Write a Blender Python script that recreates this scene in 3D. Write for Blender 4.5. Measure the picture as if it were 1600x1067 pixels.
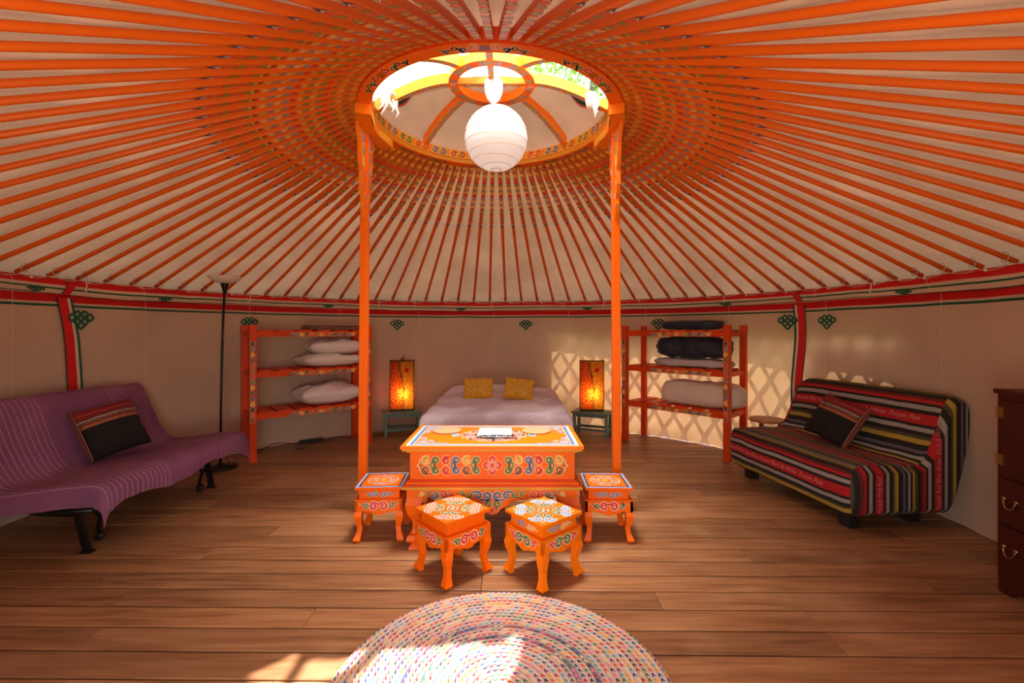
import bpy, math, random
from mathutils import Vector, Matrix, noise
random.seed(7)
PI = math.pi
for o in list(bpy.data.objects): bpy.data.objects.remove(o)
SC = bpy.context.scene
COL = SC.collection

# ------------------------------------------------------------------ camera, sky, sun, exposure
cam_data = bpy.data.cameras.new('camera'); cam_data.sensor_width = 36; cam_data.lens = 16.0
cam_data.shift_y = -0.0103; cam_data.clip_start = 0.05
cam = bpy.data.objects.new('camera', cam_data); COL.objects.link(cam)
cam.location = (0, 0, 1.2); cam.rotation_euler = (PI/2, 0, 0)
SC.camera = cam
SC.view_settings.view_transform = 'Standard'; SC.view_settings.look = 'None'
SC.view_settings.gamma = 1; SC.view_settings.exposure = 0.62
try: SC.view_settings.use_curve_mapping = False
except Exception: pass
world = bpy.data.worlds.new('sky'); SC.world = world; world.use_nodes = True
bg = world.node_tree.nodes['Background']; bg.inputs['Color'].default_value = (0.95, 0.96, 1.0, 1); bg.inputs['Strength'].default_value = 3.0
def lamp(name, kind, energy, color, loc, direction=None, **kw):
    l = bpy.data.lights.new(name, kind); l.energy = energy; l.color = color
    for k, v in kw.items(): setattr(l, k, v)
    o = bpy.data.objects.new(name, l); COL.objects.link(o); o.location = loc
    if direction is not None: o.rotation_euler = Vector(direction).to_track_quat('-Z', 'Y').to_euler()
    return o
SUNV = (0.222, 0.447, 1.0)
lamp('sun', 'SUN', 11.0, (1, 0.93, 0.82), (2, 6, 9), (-SUNV[0], -SUNV[1], -SUNV[2]), angle=0.012)
# daylight coming in through the open doorway behind the viewer
lamp('doorway_daylight', 'AREA', 28.0, (1, 0.82, 0.62), (-0.15, -0.45, 0.60), (0, 0.62, 1), shape='RECTANGLE', size=1.1, size_y=1.1)
# daylight falling in through the open half of the roof crown
lamp('crown_daylight', 'AREA', 27.0, (1, 0.92, 0.82), (-0.02, 2.48, 3.6), (-0.02, 0.02, -1), shape='RECTANGLE', size=0.9, size_y=0.5, spread=math.radians(75))


# ------------------------------------------------------------------ dimensions
CX, CY = -0.18, 2.95                  # yurt centre
RCX, RCY = -0.133, 3.0                # crown centre
EAVE = 1.565
RO, RI, RZ0, RZ1 = 0.843, 0.76, 2.567, 2.667
def wallp(th, inset=0.0, z=0.0):
    c = math.cos(th); s = math.sin(th)
    ry = 2.85 if c > 0 else 3.10
    return Vector((CX + (3.0 - inset) * s, CY + (ry - inset) * c, z))
def theta_px(px):                     # wall angle seen at an image column
    lo, hi = -2.0, 2.0
    for _ in range(50):
        m = (lo + hi) / 2; p = wallp(m)
        x = 800 + 711 * p.x / p.y if p.y > 0.2 else (5000 if m > 0 else -5000)
        if x < px: lo = m
        else: hi = m
    return (lo + hi) / 2
def lerp(a, b, t): return a + (b - a) * t
def fbm(x, y, z=0.0): return noise.fractal(Vector((x, y, z)), 0.9, 2.0, 4)

# ------------------------------------------------------------------ materials
def srgb(r, g, b):
    f = lambda c: ((c/255 + 0.055)/1.055)**2.4 if c > 10 else c/255/12.92
    return (f(r), f(g), f(b), 1)
MATS = {}
def mat(name, color, rough=0.55, var=0.0, vscale=6.0, vstretch=(1, 1, 1), bump=0.0, bscale=40.0, metal=0.0, trans=0.0, spec=0.4, sheen=0.0):
    m = bpy.data.materials.new(name); m.use_nodes = True; MATS[name] = m
    nt = m.node_tree; N = nt.nodes; L = nt.links; b = N['Principled BSDF']
    b.inputs['Base Color'].default_value = (*color[:3], 1); b.inputs['Roughness'].default_value = rough
    b.inputs['Metallic'].default_value = metal; b.inputs['Specular IOR Level'].default_value = spec
    if sheen: b.inputs['Sheen Weight'].default_value = sheen
    tc = N.new('ShaderNodeTexCoord'); mp = N.new('ShaderNodeMapping'); L.new(tc.outputs['Object'], mp.inputs[0])
    mp.inputs['Scale'].default_value = vstretch
    colout = None
    if var:
        n = N.new('ShaderNodeTexNoise'); n.inputs['Scale'].default_value = vscale; n.inputs['Detail'].default_value = 5
        L.new(mp.outputs[0], n.inputs['Vector'])
        mx = N.new('ShaderNodeMix'); mx.data_type = 'RGBA'
        mx.inputs[6].default_value = tuple(max(0, c*(1-var)) for c in color[:3]) + (1,)
        mx.inputs[7].default_value = tuple(min(1, c*(1+var)) for c in color[:3]) + (1,)
        L.new(n.outputs['Fac'], mx.inputs[0]); L.new(mx.outputs[2], b.inputs['Base Color']); colout = mx.outputs[2]
    if bump:
        n2 = N.new('ShaderNodeTexNoise'); n2.inputs['Scale'].default_value = bscale; n2.inputs['Detail'].default_value = 4
        L.new(mp.outputs[0], n2.inputs['Vector'])
        bp = N.new('ShaderNodeBump'); bp.inputs['Strength'].default_value = bump; bp.inputs['Distance'].default_value = 0.01
        L.new(n2.outputs['Fac'], bp.inputs['Height']); L.new(bp.outputs[0], b.inputs['Normal'])
    if trans: add_trans(m, trans, colout, color)
    return m
def add_trans(m, fac, colout, color=None):
    nt = m.node_tree; N = nt.nodes; L = nt.links; b = N['Principled BSDF']
    t = N.new('ShaderNodeBsdfTranslucent')
    if colout: L.new(colout, t.inputs[0])
    else: t.inputs[0].default_value = (*color[:3], 1)
    ms = N.new('ShaderNodeMixShader'); ms.inputs[0].default_value = fac
    L.new(b.outputs[0], ms.inputs[1]); L.new(t.outputs[0], ms.inputs[2]); L.new(ms.outputs[0], N['Material Output'].inputs[0])
def ramp(N, stops, interp='CONSTANT'):
    r = N.new('ShaderNodeValToRGB'); r.color_ramp.interpolation = interp
    el = r.color_ramp.elements
    el[0].position = stops[0][0]; el[0].color = stops[0][1]
    el[1].position = stops[1][0]; el[1].color = stops[1][1]
    for p, c in stops[2:]:
        e = el.new(p); e.color = c
    return r
def math_node(N, L, op, a, b=None, c=None):
    n = N.new('ShaderNodeMath'); n.operation = op
    for i, v in enumerate((a, b, c)):
        if v is None: continue
        if isinstance(v, (int, float)): n.inputs[i].default_value = v
        else: L.new(v, n.inputs[i])
    return n.outputs[0]
def uvsep(N, L):
    uv = N.new('ShaderNodeUVMap'); s = N.new('ShaderNodeSeparateXYZ'); L.new(uv.outputs[0], s.inputs[0]); return s.outputs[0], s.outputs[1]

ORANGE = (0.86, 0.135, 0.002)
mat('orange_paint', ORANGE, 0.42, 0.16, 5, (1, 1, 0.4), 0.06, 60, spec=0.25)
mat('orange_bright', (0.90, 0.19, 0.003), 0.42, 0.12, 5, (1, 1, 1), 0.05, 60, spec=0.25)
mat('red_orange', (0.66, 0.055, 0.004), 0.42, 0.2, 5, (1, 1, 0.3), 0.05, 60, spec=0.25)
mat('pole_orange', (0.76, 0.115, 0.002), 0.45, 0.22, 3, (0.3, 4, 4), 0.05, 60)
mat('yellow_paint', (0.85, 0.36, 0.015), 0.4, 0.12)
mat('gold_paint', (0.62, 0.27, 0.02), 0.4, 0.2)
mat('gold_line', (0.80, 0.42, 0.06), 0.45)
mat('red_line', (0.70, 0.03, 0.015), 0.45)
mat('pink_line', (0.80, 0.22, 0.17), 0.45)
mat('green_line', (0.10, 0.17, 0.04), 0.45)
mat('blue_line', (0.10, 0.13, 0.28), 0.45)
mat('sky_line', (0.22, 0.42, 0.75), 0.45)
mat('brown_line', (0.30, 0.06, 0.008), 0.45)
mat('white_line', (0.85, 0.78, 0.68), 0.45)
mat('cream_line', (0.85, 0.62, 0.30), 0.45)
mat('black_line', (0.03, 0.025, 0.04), 0.45)
mat('dark_blue', (0.03, 0.05, 0.14), 0.45)
mat('black_metal', (0.012, 0.011, 0.012), 0.35, metal=0.4)
mat('chrome', (0.5, 0.5, 0.5), 0.25, metal=1)
mat('black_plastic', (0.015, 0.014, 0.014), 0.4)
mat('white_plastic', (0.85, 0.82, 0.78), 0.3)
mat('teal_wood', (0.15, 0.24, 0.20), 0.6, 0.35, 9, (1, 1, 1), 0.15, 30)
mat('cork', (0.58, 0.33, 0.17), 0.8, 0.3, 160, bump=0.3, bscale=150)
mat('paper', (0.86, 0.85, 0.86), 0.6)
mat('ink', (0.2, 0.2, 0.26), 0.6)
mat('pillow_cotton', (0.74, 0.64, 0.60), 0.75, 0.08, 5, bump=0.5, bscale=9, sheen=0.2)
mat('cream_quilt', (0.66, 0.52, 0.42), 0.8, 0.08, 5, bump=0.5, bscale=12, sheen=0.2)
mat('grey_quilt', (0.46, 0.38, 0.37), 0.8, 0.1, 5, bump=0.5, bscale=14)
mat('navy_quilt', (0.012, 0.012, 0.03), 0.6, 0.2, 5, bump=0.5, bscale=12, sheen=0.1)
mat('brown_blanket', (0.30, 0.15, 0.10), 0.9, 0.15, 30, bump=0.4, bscale=60)
mat('cloth_white', (0.72, 0.66, 0.60), 0.8, 0.1, 8, bump=0.3, bscale=20, trans=0.35)
mat('cover_cloth', (0.82, 0.80, 0.78), 0.8, 0.06, 3, bump=0.3, bscale=6, trans=0.5)
mat('strap_cloth', (0.80, 0.76, 0.70), 0.8, 0.1, 30)
mat('rope', (0.55, 0.44, 0.34), 0.9, 0.2, 60, bump=0.4, bscale=200)
mat('felt', (0.50, 0.36, 0.25), 0.95, 0.22, 5, bump=0.5, bscale=30, trans=0.04)
mat('outer_felt', (0.45, 0.42, 0.38), 0.95)
mat('green_cloth', (0.015, 0.10, 0.05), 0.85, 0.1)
mat('dark_green_cloth', (0.02, 0.05, 0.035), 0.85, 0.1)
mat('red_cloth', (0.62, 0.012, 0.01), 0.85, 0.1, 20)
mat('canvas_plain', (0.66, 0.50, 0.38), 0.9, 0.06, 3, bump=0.2, bscale=120)
mat('lattice_wood', (0.30, 0.16, 0.07), 0.6, 0.2, 8)
mat('bark', (0.12, 0.09, 0.06), 0.9, 0.3, 20, bump=0.5)
mat('grass', (0.08, 0.16, 0.03), 0.95, 0.4, 4, bump=0.6, bscale=20)
mat('leaf', (0.20, 0.36, 0.05), 0.6, 0.3, 2, trans=0.55)
mat('mahogany', (0.050, 0.006, 0.003), 0.45, 0.35, 6, (4, 4, 0.6), 0.08, 30, spec=0.25)
mat('brass', (0.35, 0.22, 0.08), 0.35, metal=1)
mat('mat_wood', (0.42, 0.17, 0.06), 0.5, 0.3, 8, (1, 6, 1), 0.1, 30)
mat('mattress_ticking', (0.6, 0.55, 0.5), 0.8)
mat('twig', (0.05, 0.02, 0.01), 0.8)
mat('lamp_bulb_glass', (0.9, 0.8, 0.6), 0.3)
mat('wood_tint', (0.35, 0.18, 0.08), 0.5, 0.2)
mat('lamp_glass', (0.92, 0.86, 0.78), 0.4, trans=0.4)

def m_lantern():
    m = mat('rice_paper', (0.88, 0.86, 0.87), 0.8); nt = m.node_tree; N = nt.nodes; L = nt.links
    add_trans(m, 0.45, None, (0.9, 0.88, 0.88))
m_lantern()
def m_floor():
    m = mat('floor_boards', (0.3, 0.15, 0.07), 0.42); nt = m.node_tree; N = nt.nodes; L = nt.links; b = N['Principled BSDF']
    tc = N.new('ShaderNodeTexCoord'); g = N.new('ShaderNodeNewGeometry')
    mp = N.new('ShaderNodeMapping'); mp.inputs['Scale'].default_value = (1.0, 14, 1); L.new(tc.outputs['Object'], mp.inputs[0])
    w = math_node(N, L, 'MULTIPLY', g.outputs['Random Per Island'], 50.0)
    n = N.new('ShaderNodeTexNoise'); n.noise_dimensions = '4D'; n.inputs['Scale'].default_value = 2.2; n.inputs['Detail'].default_value = 8; n.inputs['Distortion'].default_value = 0.7
    L.new(mp.outputs[0], n.inputs['Vector']); L.new(w, n.inputs['W'])
    r = ramp(N, [(0.25, (0.13, 0.048, 0.016, 1)), (0.42, (0.27, 0.118, 0.048, 1)), (0.6, (0.36, 0.170, 0.074, 1)), (0.8, (0.50, 0.27, 0.13, 1))], 'LINEAR')
    L.new(n.outputs['Fac'], r.inputs[0])
    # per board tone
    hs = N.new('ShaderNodeHueSaturation'); L.new(r.outputs[0], hs.inputs['Color'])
    v = math_node(N, L, 'MULTIPLY_ADD', g.outputs['Random Per Island'], 0.5, 0.72); L.new(v, hs.inputs['Value'])
    # knots
    vo = N.new('ShaderNodeTexVoronoi'); vo.inputs['Scale'].default_value = 1.7
    mp2 = N.new('ShaderNodeMapping'); mp2.inputs['Scale'].default_value = (1, 2.0, 1); L.new(tc.outputs['Object'], mp2.inputs[0]); L.new(mp2.outputs[0], vo.inputs['Vector'])
    rk = ramp(N, [(0.0, (0.25, 0.16, 0.12, 1)), (0.035, (1, 1, 1, 1))], 'LINEAR'); L.new(vo.outputs['Distance'], rk.inputs[0])
    mx = N.new('ShaderNodeMix'); mx.data_type = 'RGBA'; mx.blend_type = 'MULTIPLY'; mx.inputs[0].default_value = 1
    L.new(hs.outputs[0], mx.inputs[6]); L.new(rk.outputs[0], mx.inputs[7])
    # worn pale patches
    n3 = N.new('ShaderNodeTexNoise'); n3.inputs['Scale'].default_value = 2.3; n3.inputs['Detail'].default_value = 4; L.new(tc.outputs['Object'], n3.inputs['Vector'])
    rp = ramp(N, [(0.55, (0, 0, 0, 1)), (0.75, (0.35, 0.35, 0.35, 1))], 'LINEAR'); L.new(n3.outputs['Fac'], rp.inputs[0])
    mx2 = N.new('ShaderNodeMix'); mx2.data_type = 'RGBA'; L.new(rp.outputs[0], mx2.inputs[0]); L.new(mx.outputs[2], mx2.inputs[6]); mx2.inputs[7].default_value = (0.62, 0.38, 0.22, 1)
    L.new(mx2.outputs[2], b.inputs['Base Color'])
    bp = N.new('ShaderNodeBump'); bp.inputs['Strength'].default_value = 0.25; bp.inputs['Distance'].default_value = 0.003
    L.new(n.outputs['Fac'], bp.inputs['Height']); L.new(bp.outputs[0], b.inputs['Normal'])
    b.inputs['Roughness'].default_value = 0.42
m_floor()
CANV = (0.70, 0.50, 0.355, 1); GRN = (0.012, 0.10, 0.05, 1); RED = (0.66, 0.010, 0.008, 1)
def m_band(name, stops, trans, scale=1.0):
    m = mat(name, CANV, 0.9); nt = m.node_tree; N = nt.nodes; L = nt.links; b = N['Principled BSDF']
    u, v = uvsep(N, L)
    tc = N.new('ShaderNodeTexCoord')
    n = N.new('ShaderNodeTexNoise'); n.inputs['Scale'].default_value = 1.4; n.inputs['Detail'].default_value = 2; L.new(tc.outputs['Object'], n.inputs['Vector'])
    wob = math_node(N, L, 'MULTIPLY_ADD', n.outputs['Fac'], 0.02 * scale, -0.01 * scale)
    vv = math_node(N, L, 'ADD', v, wob)
    r = ramp(N, stops); L.new(vv, r.inputs[0])
    # weave and slight blotching
    n2 = N.new('ShaderNodeTexNoise'); n2.inputs['Scale'].default_value = 3; n2.inputs['Detail'].default_value = 6; L.new(tc.outputs['Object'], n2.inputs['Vector'])
    r2 = ramp(N, [(0.3, (0.88, 0.88, 0.88, 1)), (0.7, (1, 1, 1, 1))], 'LINEAR'); L.new(n2.outputs['Fac'], r2.inputs[0])
    mx = N.new('ShaderNodeMix'); mx.data_type = 'RGBA'; mx.blend_type = 'MULTIPLY'; mx.inputs[0].default_value = 1
    L.new(r.outputs[0], mx.inputs[6]); L.new(r2.outputs[0], mx.inputs[7])
    # stitched seams every panel
    fr = math_node(N, L, 'FRACT', math_node(N, L, 'MULTIPLY', u, 1/0.95))
    sm = math_node(N, L, 'LESS_THAN', fr, 0.006)
    mx3 = N.new('ShaderNodeMix'); mx3.data_type = 'RGBA'; L.new(math_node(N, L, 'MULTIPLY', sm, 0.35), mx3.inputs[0]); L.new(mx.outputs[2], mx3.inputs[6]); mx3.inputs[7].default_value = (0.9, 0.8, 0.7, 1)
    L.new(mx3.outputs[2], b.inputs['Base Color'])
    n3 = N.new('ShaderNodeTexNoise'); n3.inputs['Scale'].default_value = 150; L.new(tc.outputs['Object'], n3.inputs['Vector'])
    bp = N.new('ShaderNodeBump'); bp.inputs['Strength'].default_value = 0.25; bp.inputs['Distance'].default_value = 0.004
    L.new(n3.outputs['Fac'], bp.inputs['Height']); L.new(bp.outputs[0], b.inputs['Normal'])
    if trans:
        my = N.new('ShaderNodeMix'); my.data_type = 'RGBA'; my.blend_type = 'MULTIPLY'; my.inputs[0].default_value = 1
        L.new(mx3.outputs[2], my.inputs[6]); my.inputs[7].default_value = (1.0, 0.88, 0.62, 1); add_trans(m, trans, my.outputs[2])
m_band('wall_cloth', [(0, CANV), (1.36/2, GRN), (1.377/2, CANV), (1.397/2, RED), (1.447/2, CANV)], 0.22, 0.5)
m_band('valance_cloth', [(0, RED), (0.42, CANV), (0.60, GRN), (0.70, CANV), (0.955, (0.02, 0.06, 0.03, 1))], 0.0, 2.0)
def m_roof():
    m = mat('roof_canvas', (0.70, 0.53, 0.42), 0.75); nt = m.node_tree; N = nt.nodes; L = nt.links; b = N['Principled BSDF']
    tc = N.new('ShaderNodeTexCoord')
    n2 = N.new('ShaderNodeTexNoise'); n2.inputs['Scale'].default_value = 2.5; n2.inputs['Detail'].default_value = 6; L.new(tc.outputs['Object'], n2.inputs['Vector'])
    r2 = ramp(N, [(0.3, (0.44, 0.275, 0.17, 1)), (0.7, (0.56, 0.365, 0.24, 1))], 'LINEAR'); L.new(n2.outputs['Fac'], r2.inputs[0]); L.new(r2.outputs[0], b.inputs['Base Color'])
    n3 = N.new('ShaderNodeTexNoise'); n3.inputs['Scale'].default_value = 7; n3.inputs['Distortion'].default_value = 1.5; n3.inputs['Detail'].default_value = 3; L.new(tc.outputs['Object'], n3.inputs['Vector'])
    bp = N.new('ShaderNodeBump'); bp.inputs['Strength'].default_value = 0.35; bp.inputs['Distance'].default_value = 0.03
    L.new(n3.outputs['Fac'], bp.inputs['Height']); L.new(bp.outputs[0], b.inputs['Normal'])
    add_trans(m, 0.05, r2.outputs[0])
m_roof()
def m_rug():
    m = mat('braided_rug', (0.6, 0.5, 0.4), 0.95); nt = m.node_tree; N = nt.nodes; L = nt.links; b = N['Principled BSDF']
    u, v = uvsep(N, L)      # u = arc length around, v = ring index
    ring = math_node(N, L, 'FLOOR', v); fr = math_node(N, L, 'FRACT', v)
    wn = N.new('ShaderNodeTexWhiteNoise'); wn.noise_dimensions = '1D'; L.new(math_node(N, L, 'ADD', ring, 3.3), wn.inputs['W'])
    # braid lozenges
    k = math_node(N, L, 'MULTIPLY', u, 42.0)
    sk = math_node(N, L, 'ADD', k, math_node(N, L, 'MULTIPLY', math_node(N, L, 'ABSOLUTE', math_node(N, L, 'SUBTRACT', fr, 0.5)), 1.6))
    cell = math_node(N, L, 'FLOOR', sk)
    cv = N.new('ShaderNodeCombineXYZ'); L.new(cell, cv.inputs[0]); L.new(ring, cv.inputs[1])
    wc = N.new('ShaderNodeTexWhiteNoise'); wc.noise_dimensions = '2D'; L.new(cv.outputs[0], wc.inputs['Vector'])
    pal = ramp(N, [(0, srgb(190, 40, 80)), (0.1, srgb(60, 80, 150)), (0.2, srgb(230, 160, 40)), (0.3, srgb(90, 160, 190)), (0.4, srgb(220, 90, 60)), (0.5, srgb(120, 50, 120)), (0.6, srgb(70, 120, 90)), (0.68, srgb(230, 120, 150)), (0.78, srgb(60, 50, 80)), (0.86, srgb(220, 190, 150)), (0.94, srgb(210, 50, 40))])
    # ring dominant hue mixed with cell hue
    mixh = math_node(N, L, 'ADD', math_node(N, L, 'MULTIPLY', wc.outputs['Value'], 0.5), math_node(N, L, 'MULTIPLY', wn.outputs['Value'], 1.7))
    L.new(math_node(N, L, 'FRACT', mixh), pal.inputs[0])
    inner = math_node(N, L, 'LESS_THAN', math_node(N, L, 'ABSOLUTE', math_node(N, L, 'SUBTRACT', fr, 0.5)), 0.29)
    par = math_node(N, L, 'LESS_THAN', math_node(N, L, 'FRACT', sk), 0.58)
    on = math_node(N, L, 'MULTIPLY', inner, par)
    base = ramp(N, [(0, (0.60, 0.46, 0.34, 1)), (0.5, (0.66, 0.52, 0.42, 1)), (0.8, (0.58, 0.40, 0.36, 1)), (0.93, (0.20, 0.20, 0.22, 1))]); L.new(wn.outputs['Value'], base.inputs[0])
    mx = N.new('ShaderNodeMix'); mx.data_type = 'RGBA'; L.new(on, mx.inputs[0]); L.new(base.outputs[0], mx.inputs[6]); L.new(pal.outputs[0], mx.inputs[7])
    L.new(mx.outputs[2], b.inputs['Base Color'])
    hgt = math_node(N, L, 'SINE', math_node(N, L, 'MULTIPLY', fr, PI))
    h2 = math_node(N, L, 'SINE', math_node(N, L, 'MULTIPLY', math_node(N, L, 'FRACT', sk), PI))
    bp = N.new('ShaderNodeBump'); bp.inputs['Strength'].default_value = 0.8; bp.inputs['Distance'].default_value = 0.006
    L.new(math_node(N, L, 'MULTIPLY', hgt, math_node(N, L, 'MULTIPLY_ADD', h2, 0.6, 0.4)), bp.inputs['Height']); L.new(bp.outputs[0], b.inputs['Normal'])
m_rug()
def m_throw():
    m = mat('purple_throw', (0.25, 0.09, 0.16), 0.9); nt = m.node_tree; N = nt.nodes; L = nt.links; b = N['Principled BSDF']
    u, v = uvsep(N, L)      # u metres along the sofa, v metres across it
    lines = math_node(N, L, 'LESS_THAN', math_node(N, L, 'FRACT', math_node(N, L, 'MULTIPLY', u, 1/0.033)), 0.11)
    dash = math_node(N, L, 'LESS_THAN', math_node(N, L, 'FRACT', math_node(N, L, 'MULTIPLY', v, 90)), 0.62)
    def rng(a, c): return math_node(N, L, 'MULTIPLY', math_node(N, L, 'GREATER_THAN', u, a), math_node(N, L, 'LESS_THAN', u, c))
    zone = math_node(N, L, 'ADD', rng(-0.06, 0.42), rng(0.88, 1.14))
    on = math_node(N, L, 'MULTIPLY', math_node(N, L, 'MULTIPLY', lines, dash), zone)
    tc = N.new('ShaderNodeTexCoord'); n = N.new('ShaderNodeTexNoise'); n.inputs['Scale'].default_value = 4; L.new(tc.outputs['Object'], n.inputs['Vector'])
    r = ramp(N, [(0.3, (0.18, 0.062, 0.135, 1)), (0.7, (0.25, 0.092, 0.185, 1))], 'LINEAR'); L.new(n.outputs['Fac'], r.inputs[0])
    mx = N.new('ShaderNodeMix'); mx.data_type = 'RGBA'; L.new(math_node(N, L, 'MULTIPLY', on, 0.8), mx.inputs[0]); L.new(r.outputs[0], mx.inputs[6]); mx.inputs[7].default_value = (0.66, 0.45, 0.50, 1)
    L.new(mx.outputs[2], b.inputs['Base Color'])
    n2 = N.new('ShaderNodeTexNoise'); n2.inputs['Scale'].default_value = 90; L.new(tc.outputs['Object'], n2.inputs['Vector'])
    bp = N.new('ShaderNodeBump'); bp.inputs['Strength'].default_value = 0.4; bp.inputs['Distance'].default_value = 0.004; L.new(n2.outputs['Fac'], bp.inputs['Height']); L.new(bp.outputs[0], b.inputs['Normal'])
m_throw()
S_BLK = (0.016, 0.010, 0.008, 1); S_OLV = (0.065, 0.052, 0.028, 1); S_RED = (0.40, 0.010, 0.012, 1); S_GRY = (0.30, 0.27, 0.25, 1); S_YEL = (0.36, 0.25, 0.025, 1); S_PUR = (0.10, 0.085, 0.11, 1); S_MAR = (0.13, 0.012, 0.008, 1)
STRIPES = [(0.0, S_OLV), (0.05, S_BLK), (0.10, S_MAR), (0.14, S_RED), (0.185, S_BLK), (0.225, S_GRY), (0.285, S_BLK), (0.33, S_RED), (0.47, S_BLK), (0.51, S_GRY), (0.565, S_BLK), (0.62, S_OLV), (0.66, S_YEL), (0.715, S_BLK), (0.79, S_PUR), (0.84, S_BLK), (0.88, S_GRY), (0.92, S_BLK), (0.96, S_YEL)]
def m_stripes():
    m = mat('striped_cover', (0.1, 0.05, 0.05), 0.85); nt = m.node_tree; N = nt.nodes; L = nt.links; b = N['Principled BSDF']
    u, v = uvsep(N, L)
    r = ramp(N, STRIPES); L.new(math_node(N, L, 'FRACT', v), r.inputs[0]); L.new(r.outputs[0], b.inputs['Base Color'])
    tc = N.new('ShaderNodeTexCoord'); n2 = N.new('ShaderNodeTexNoise'); n2.inputs['Scale'].default_value = 14; n2.inputs['Detail'].default_value = 5; L.new(tc.outputs['Object'], n2.inputs['Vector'])
    bp = N.new('ShaderNodeBump'); bp.inputs['Strength'].default_value = 0.4; bp.inputs['Distance'].default_value = 0.01; L.new(n2.outputs['Fac'], bp.inputs['Height']); L.new(bp.outputs[0], b.inputs['Normal'])
m_stripes()
def m_cushion():
    m = mat('woven_cushion', (0.1, 0.05, 0.05), 0.9); nt = m.node_tree; N = nt.nodes; L = nt.links; b = N['Principled BSDF']
    u, v = uvsep(N, L)
    K = (0.010, 0.007, 0.006, 1); R1 = (0.24, 0.012, 0.015, 1); O = (0.35, 0.10, 0.04, 1); W = (0.45, 0.36, 0.30, 1); D = (0.07, 0.015, 0.015, 1)
    r = ramp(N, [(0, K), (0.60, O), (0.66, D), (0.68, O), (0.70, K), (0.715, W), (0.755, K), (0.77, R1), (0.80, D), (0.81, R1), (0.85, O), (0.86, R1), (0.90, D), (0.915, R1), (0.95, D), (0.965, R1)])
    L.new(v, r.inputs[0])
    dots = math_node(N, L, 'LESS_THAN', math_node(N, L, 'FRACT', math_node(N, L, 'MULTIPLY', u, 34)), 0.35)
    band = math_node(N, L, 'MULTIPLY', math_node(N, L, 'GREATER_THAN', v, 0.715), math_node(N, L, 'LESS_THAN', v, 0.755))
    mx = N.new('ShaderNodeMix'); mx.data_type = 'RGBA'; L.new(math_node(N, L, 'MULTIPLY', dots, band), mx.inputs[0]); L.new(r.outputs[0], mx.inputs[6]); mx.inputs[7].default_value = K
    L.new(mx.outputs[2], b.inputs['Base Color'])
m_cushion()
def m_braid():
    m = mat('woven_edging', (0.25, 0.02, 0.02), 0.9); nt = m.node_tree; N = nt.nodes; L = nt.links; b = N['Principled BSDF']
    u, v = uvsep(N, L)
    d = math_node(N, L, 'LESS_THAN', math_node(N, L, 'FRACT', math_node(N, L, 'MULTIPLY', v, 26)), 0.45)
    e = math_node(N, L, 'GREATER_THAN', math_node(N, L, 'FRACT', math_node(N, L, 'MULTIPLY', u, 3)), 0.5)
    mx = N.new('ShaderNodeMix'); mx.data_type = 'RGBA'; L.new(math_node(N, L, 'MULTIPLY', d, e), mx.inputs[0]); mx.inputs[6].default_value = (0.12, 0.015, 0.012, 1); mx.inputs[7].default_value = (0.42, 0.22, 0.15, 1)
    L.new(mx.outputs[2], b.inputs['Base Color'])
m_braid()
mat('mustard', (0.62, 0.30, 0.012), 0.85, 0.1, 30, bump=0.3, bscale=120)
mat('mustard_line', (0.82, 0.62, 0.28), 0.85)
def m_duvet():
    m = mat('bed_duvet', (0.66, 0.56, 0.62), 0.8); nt = m.node_tree; N = nt.nodes; L = nt.links; b = N['Principled BSDF']
    tc = N.new('ShaderNodeTexCoord')
    n = N.new('ShaderNodeTexNoise'); n.inputs['Scale'].default_value = 2.2; n.inputs['Detail'].default_value = 1; L.new(tc.outputs['Object'], n.inputs['Vector'])
    r = ramp(N, [(0.44, (0.62, 0.52, 0.60, 1)), (0.54, (0.80, 0.73, 0.83, 1))], 'LINEAR'); L.new(n.outputs['Fac'], r.inputs[0]); L.new(r.outputs[0], b.inputs['Base Color'])
    n2 = N.new('ShaderNodeTexNoise'); n2.inputs['Scale'].default_value = 9; n2.inputs['Distortion'].default_value = 1; L.new(tc.outputs['Object'], n2.inputs['Vector'])
    bp = N.new('ShaderNodeBump'); bp.inputs['Strength'].default_value = 0.5; bp.inputs['Distance'].default_value = 0.03; L.new(n2.outputs['Fac'], bp.inputs['Height']); L.new(bp.outputs[0], b.inputs['Normal'])
m_duvet()
def m_shade(name, c1, c2):
    m = mat(name, c1, 0.7); nt = m.node_tree; N = nt.nodes; L = nt.links; b = N['Principled BSDF']
    tc = N.new('ShaderNodeTexCoord')
    vo = N.new('ShaderNodeTexVoronoi'); vo.inputs['Scale'].default_value = 75; L.new(tc.outputs['Object'], vo.inputs['Vector'])
    r = ramp(N, [(0.25, c1), (0.6, c2)], 'LINEAR'); L.new(vo.outputs['Distance'], r.inputs[0]); L.new(r.outputs[0], b.inputs['Base Color'])
    add_trans(m, 0.75, r.outputs[0])
m_shade('shade_red', (0.85, 0.32, 0.03, 1), (0.55, 0.035, 0.008, 1))
m_shade('shade_amber', (0.90, 0.52, 0.08, 1), (0.62, 0.20, 0.01, 1))

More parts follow.
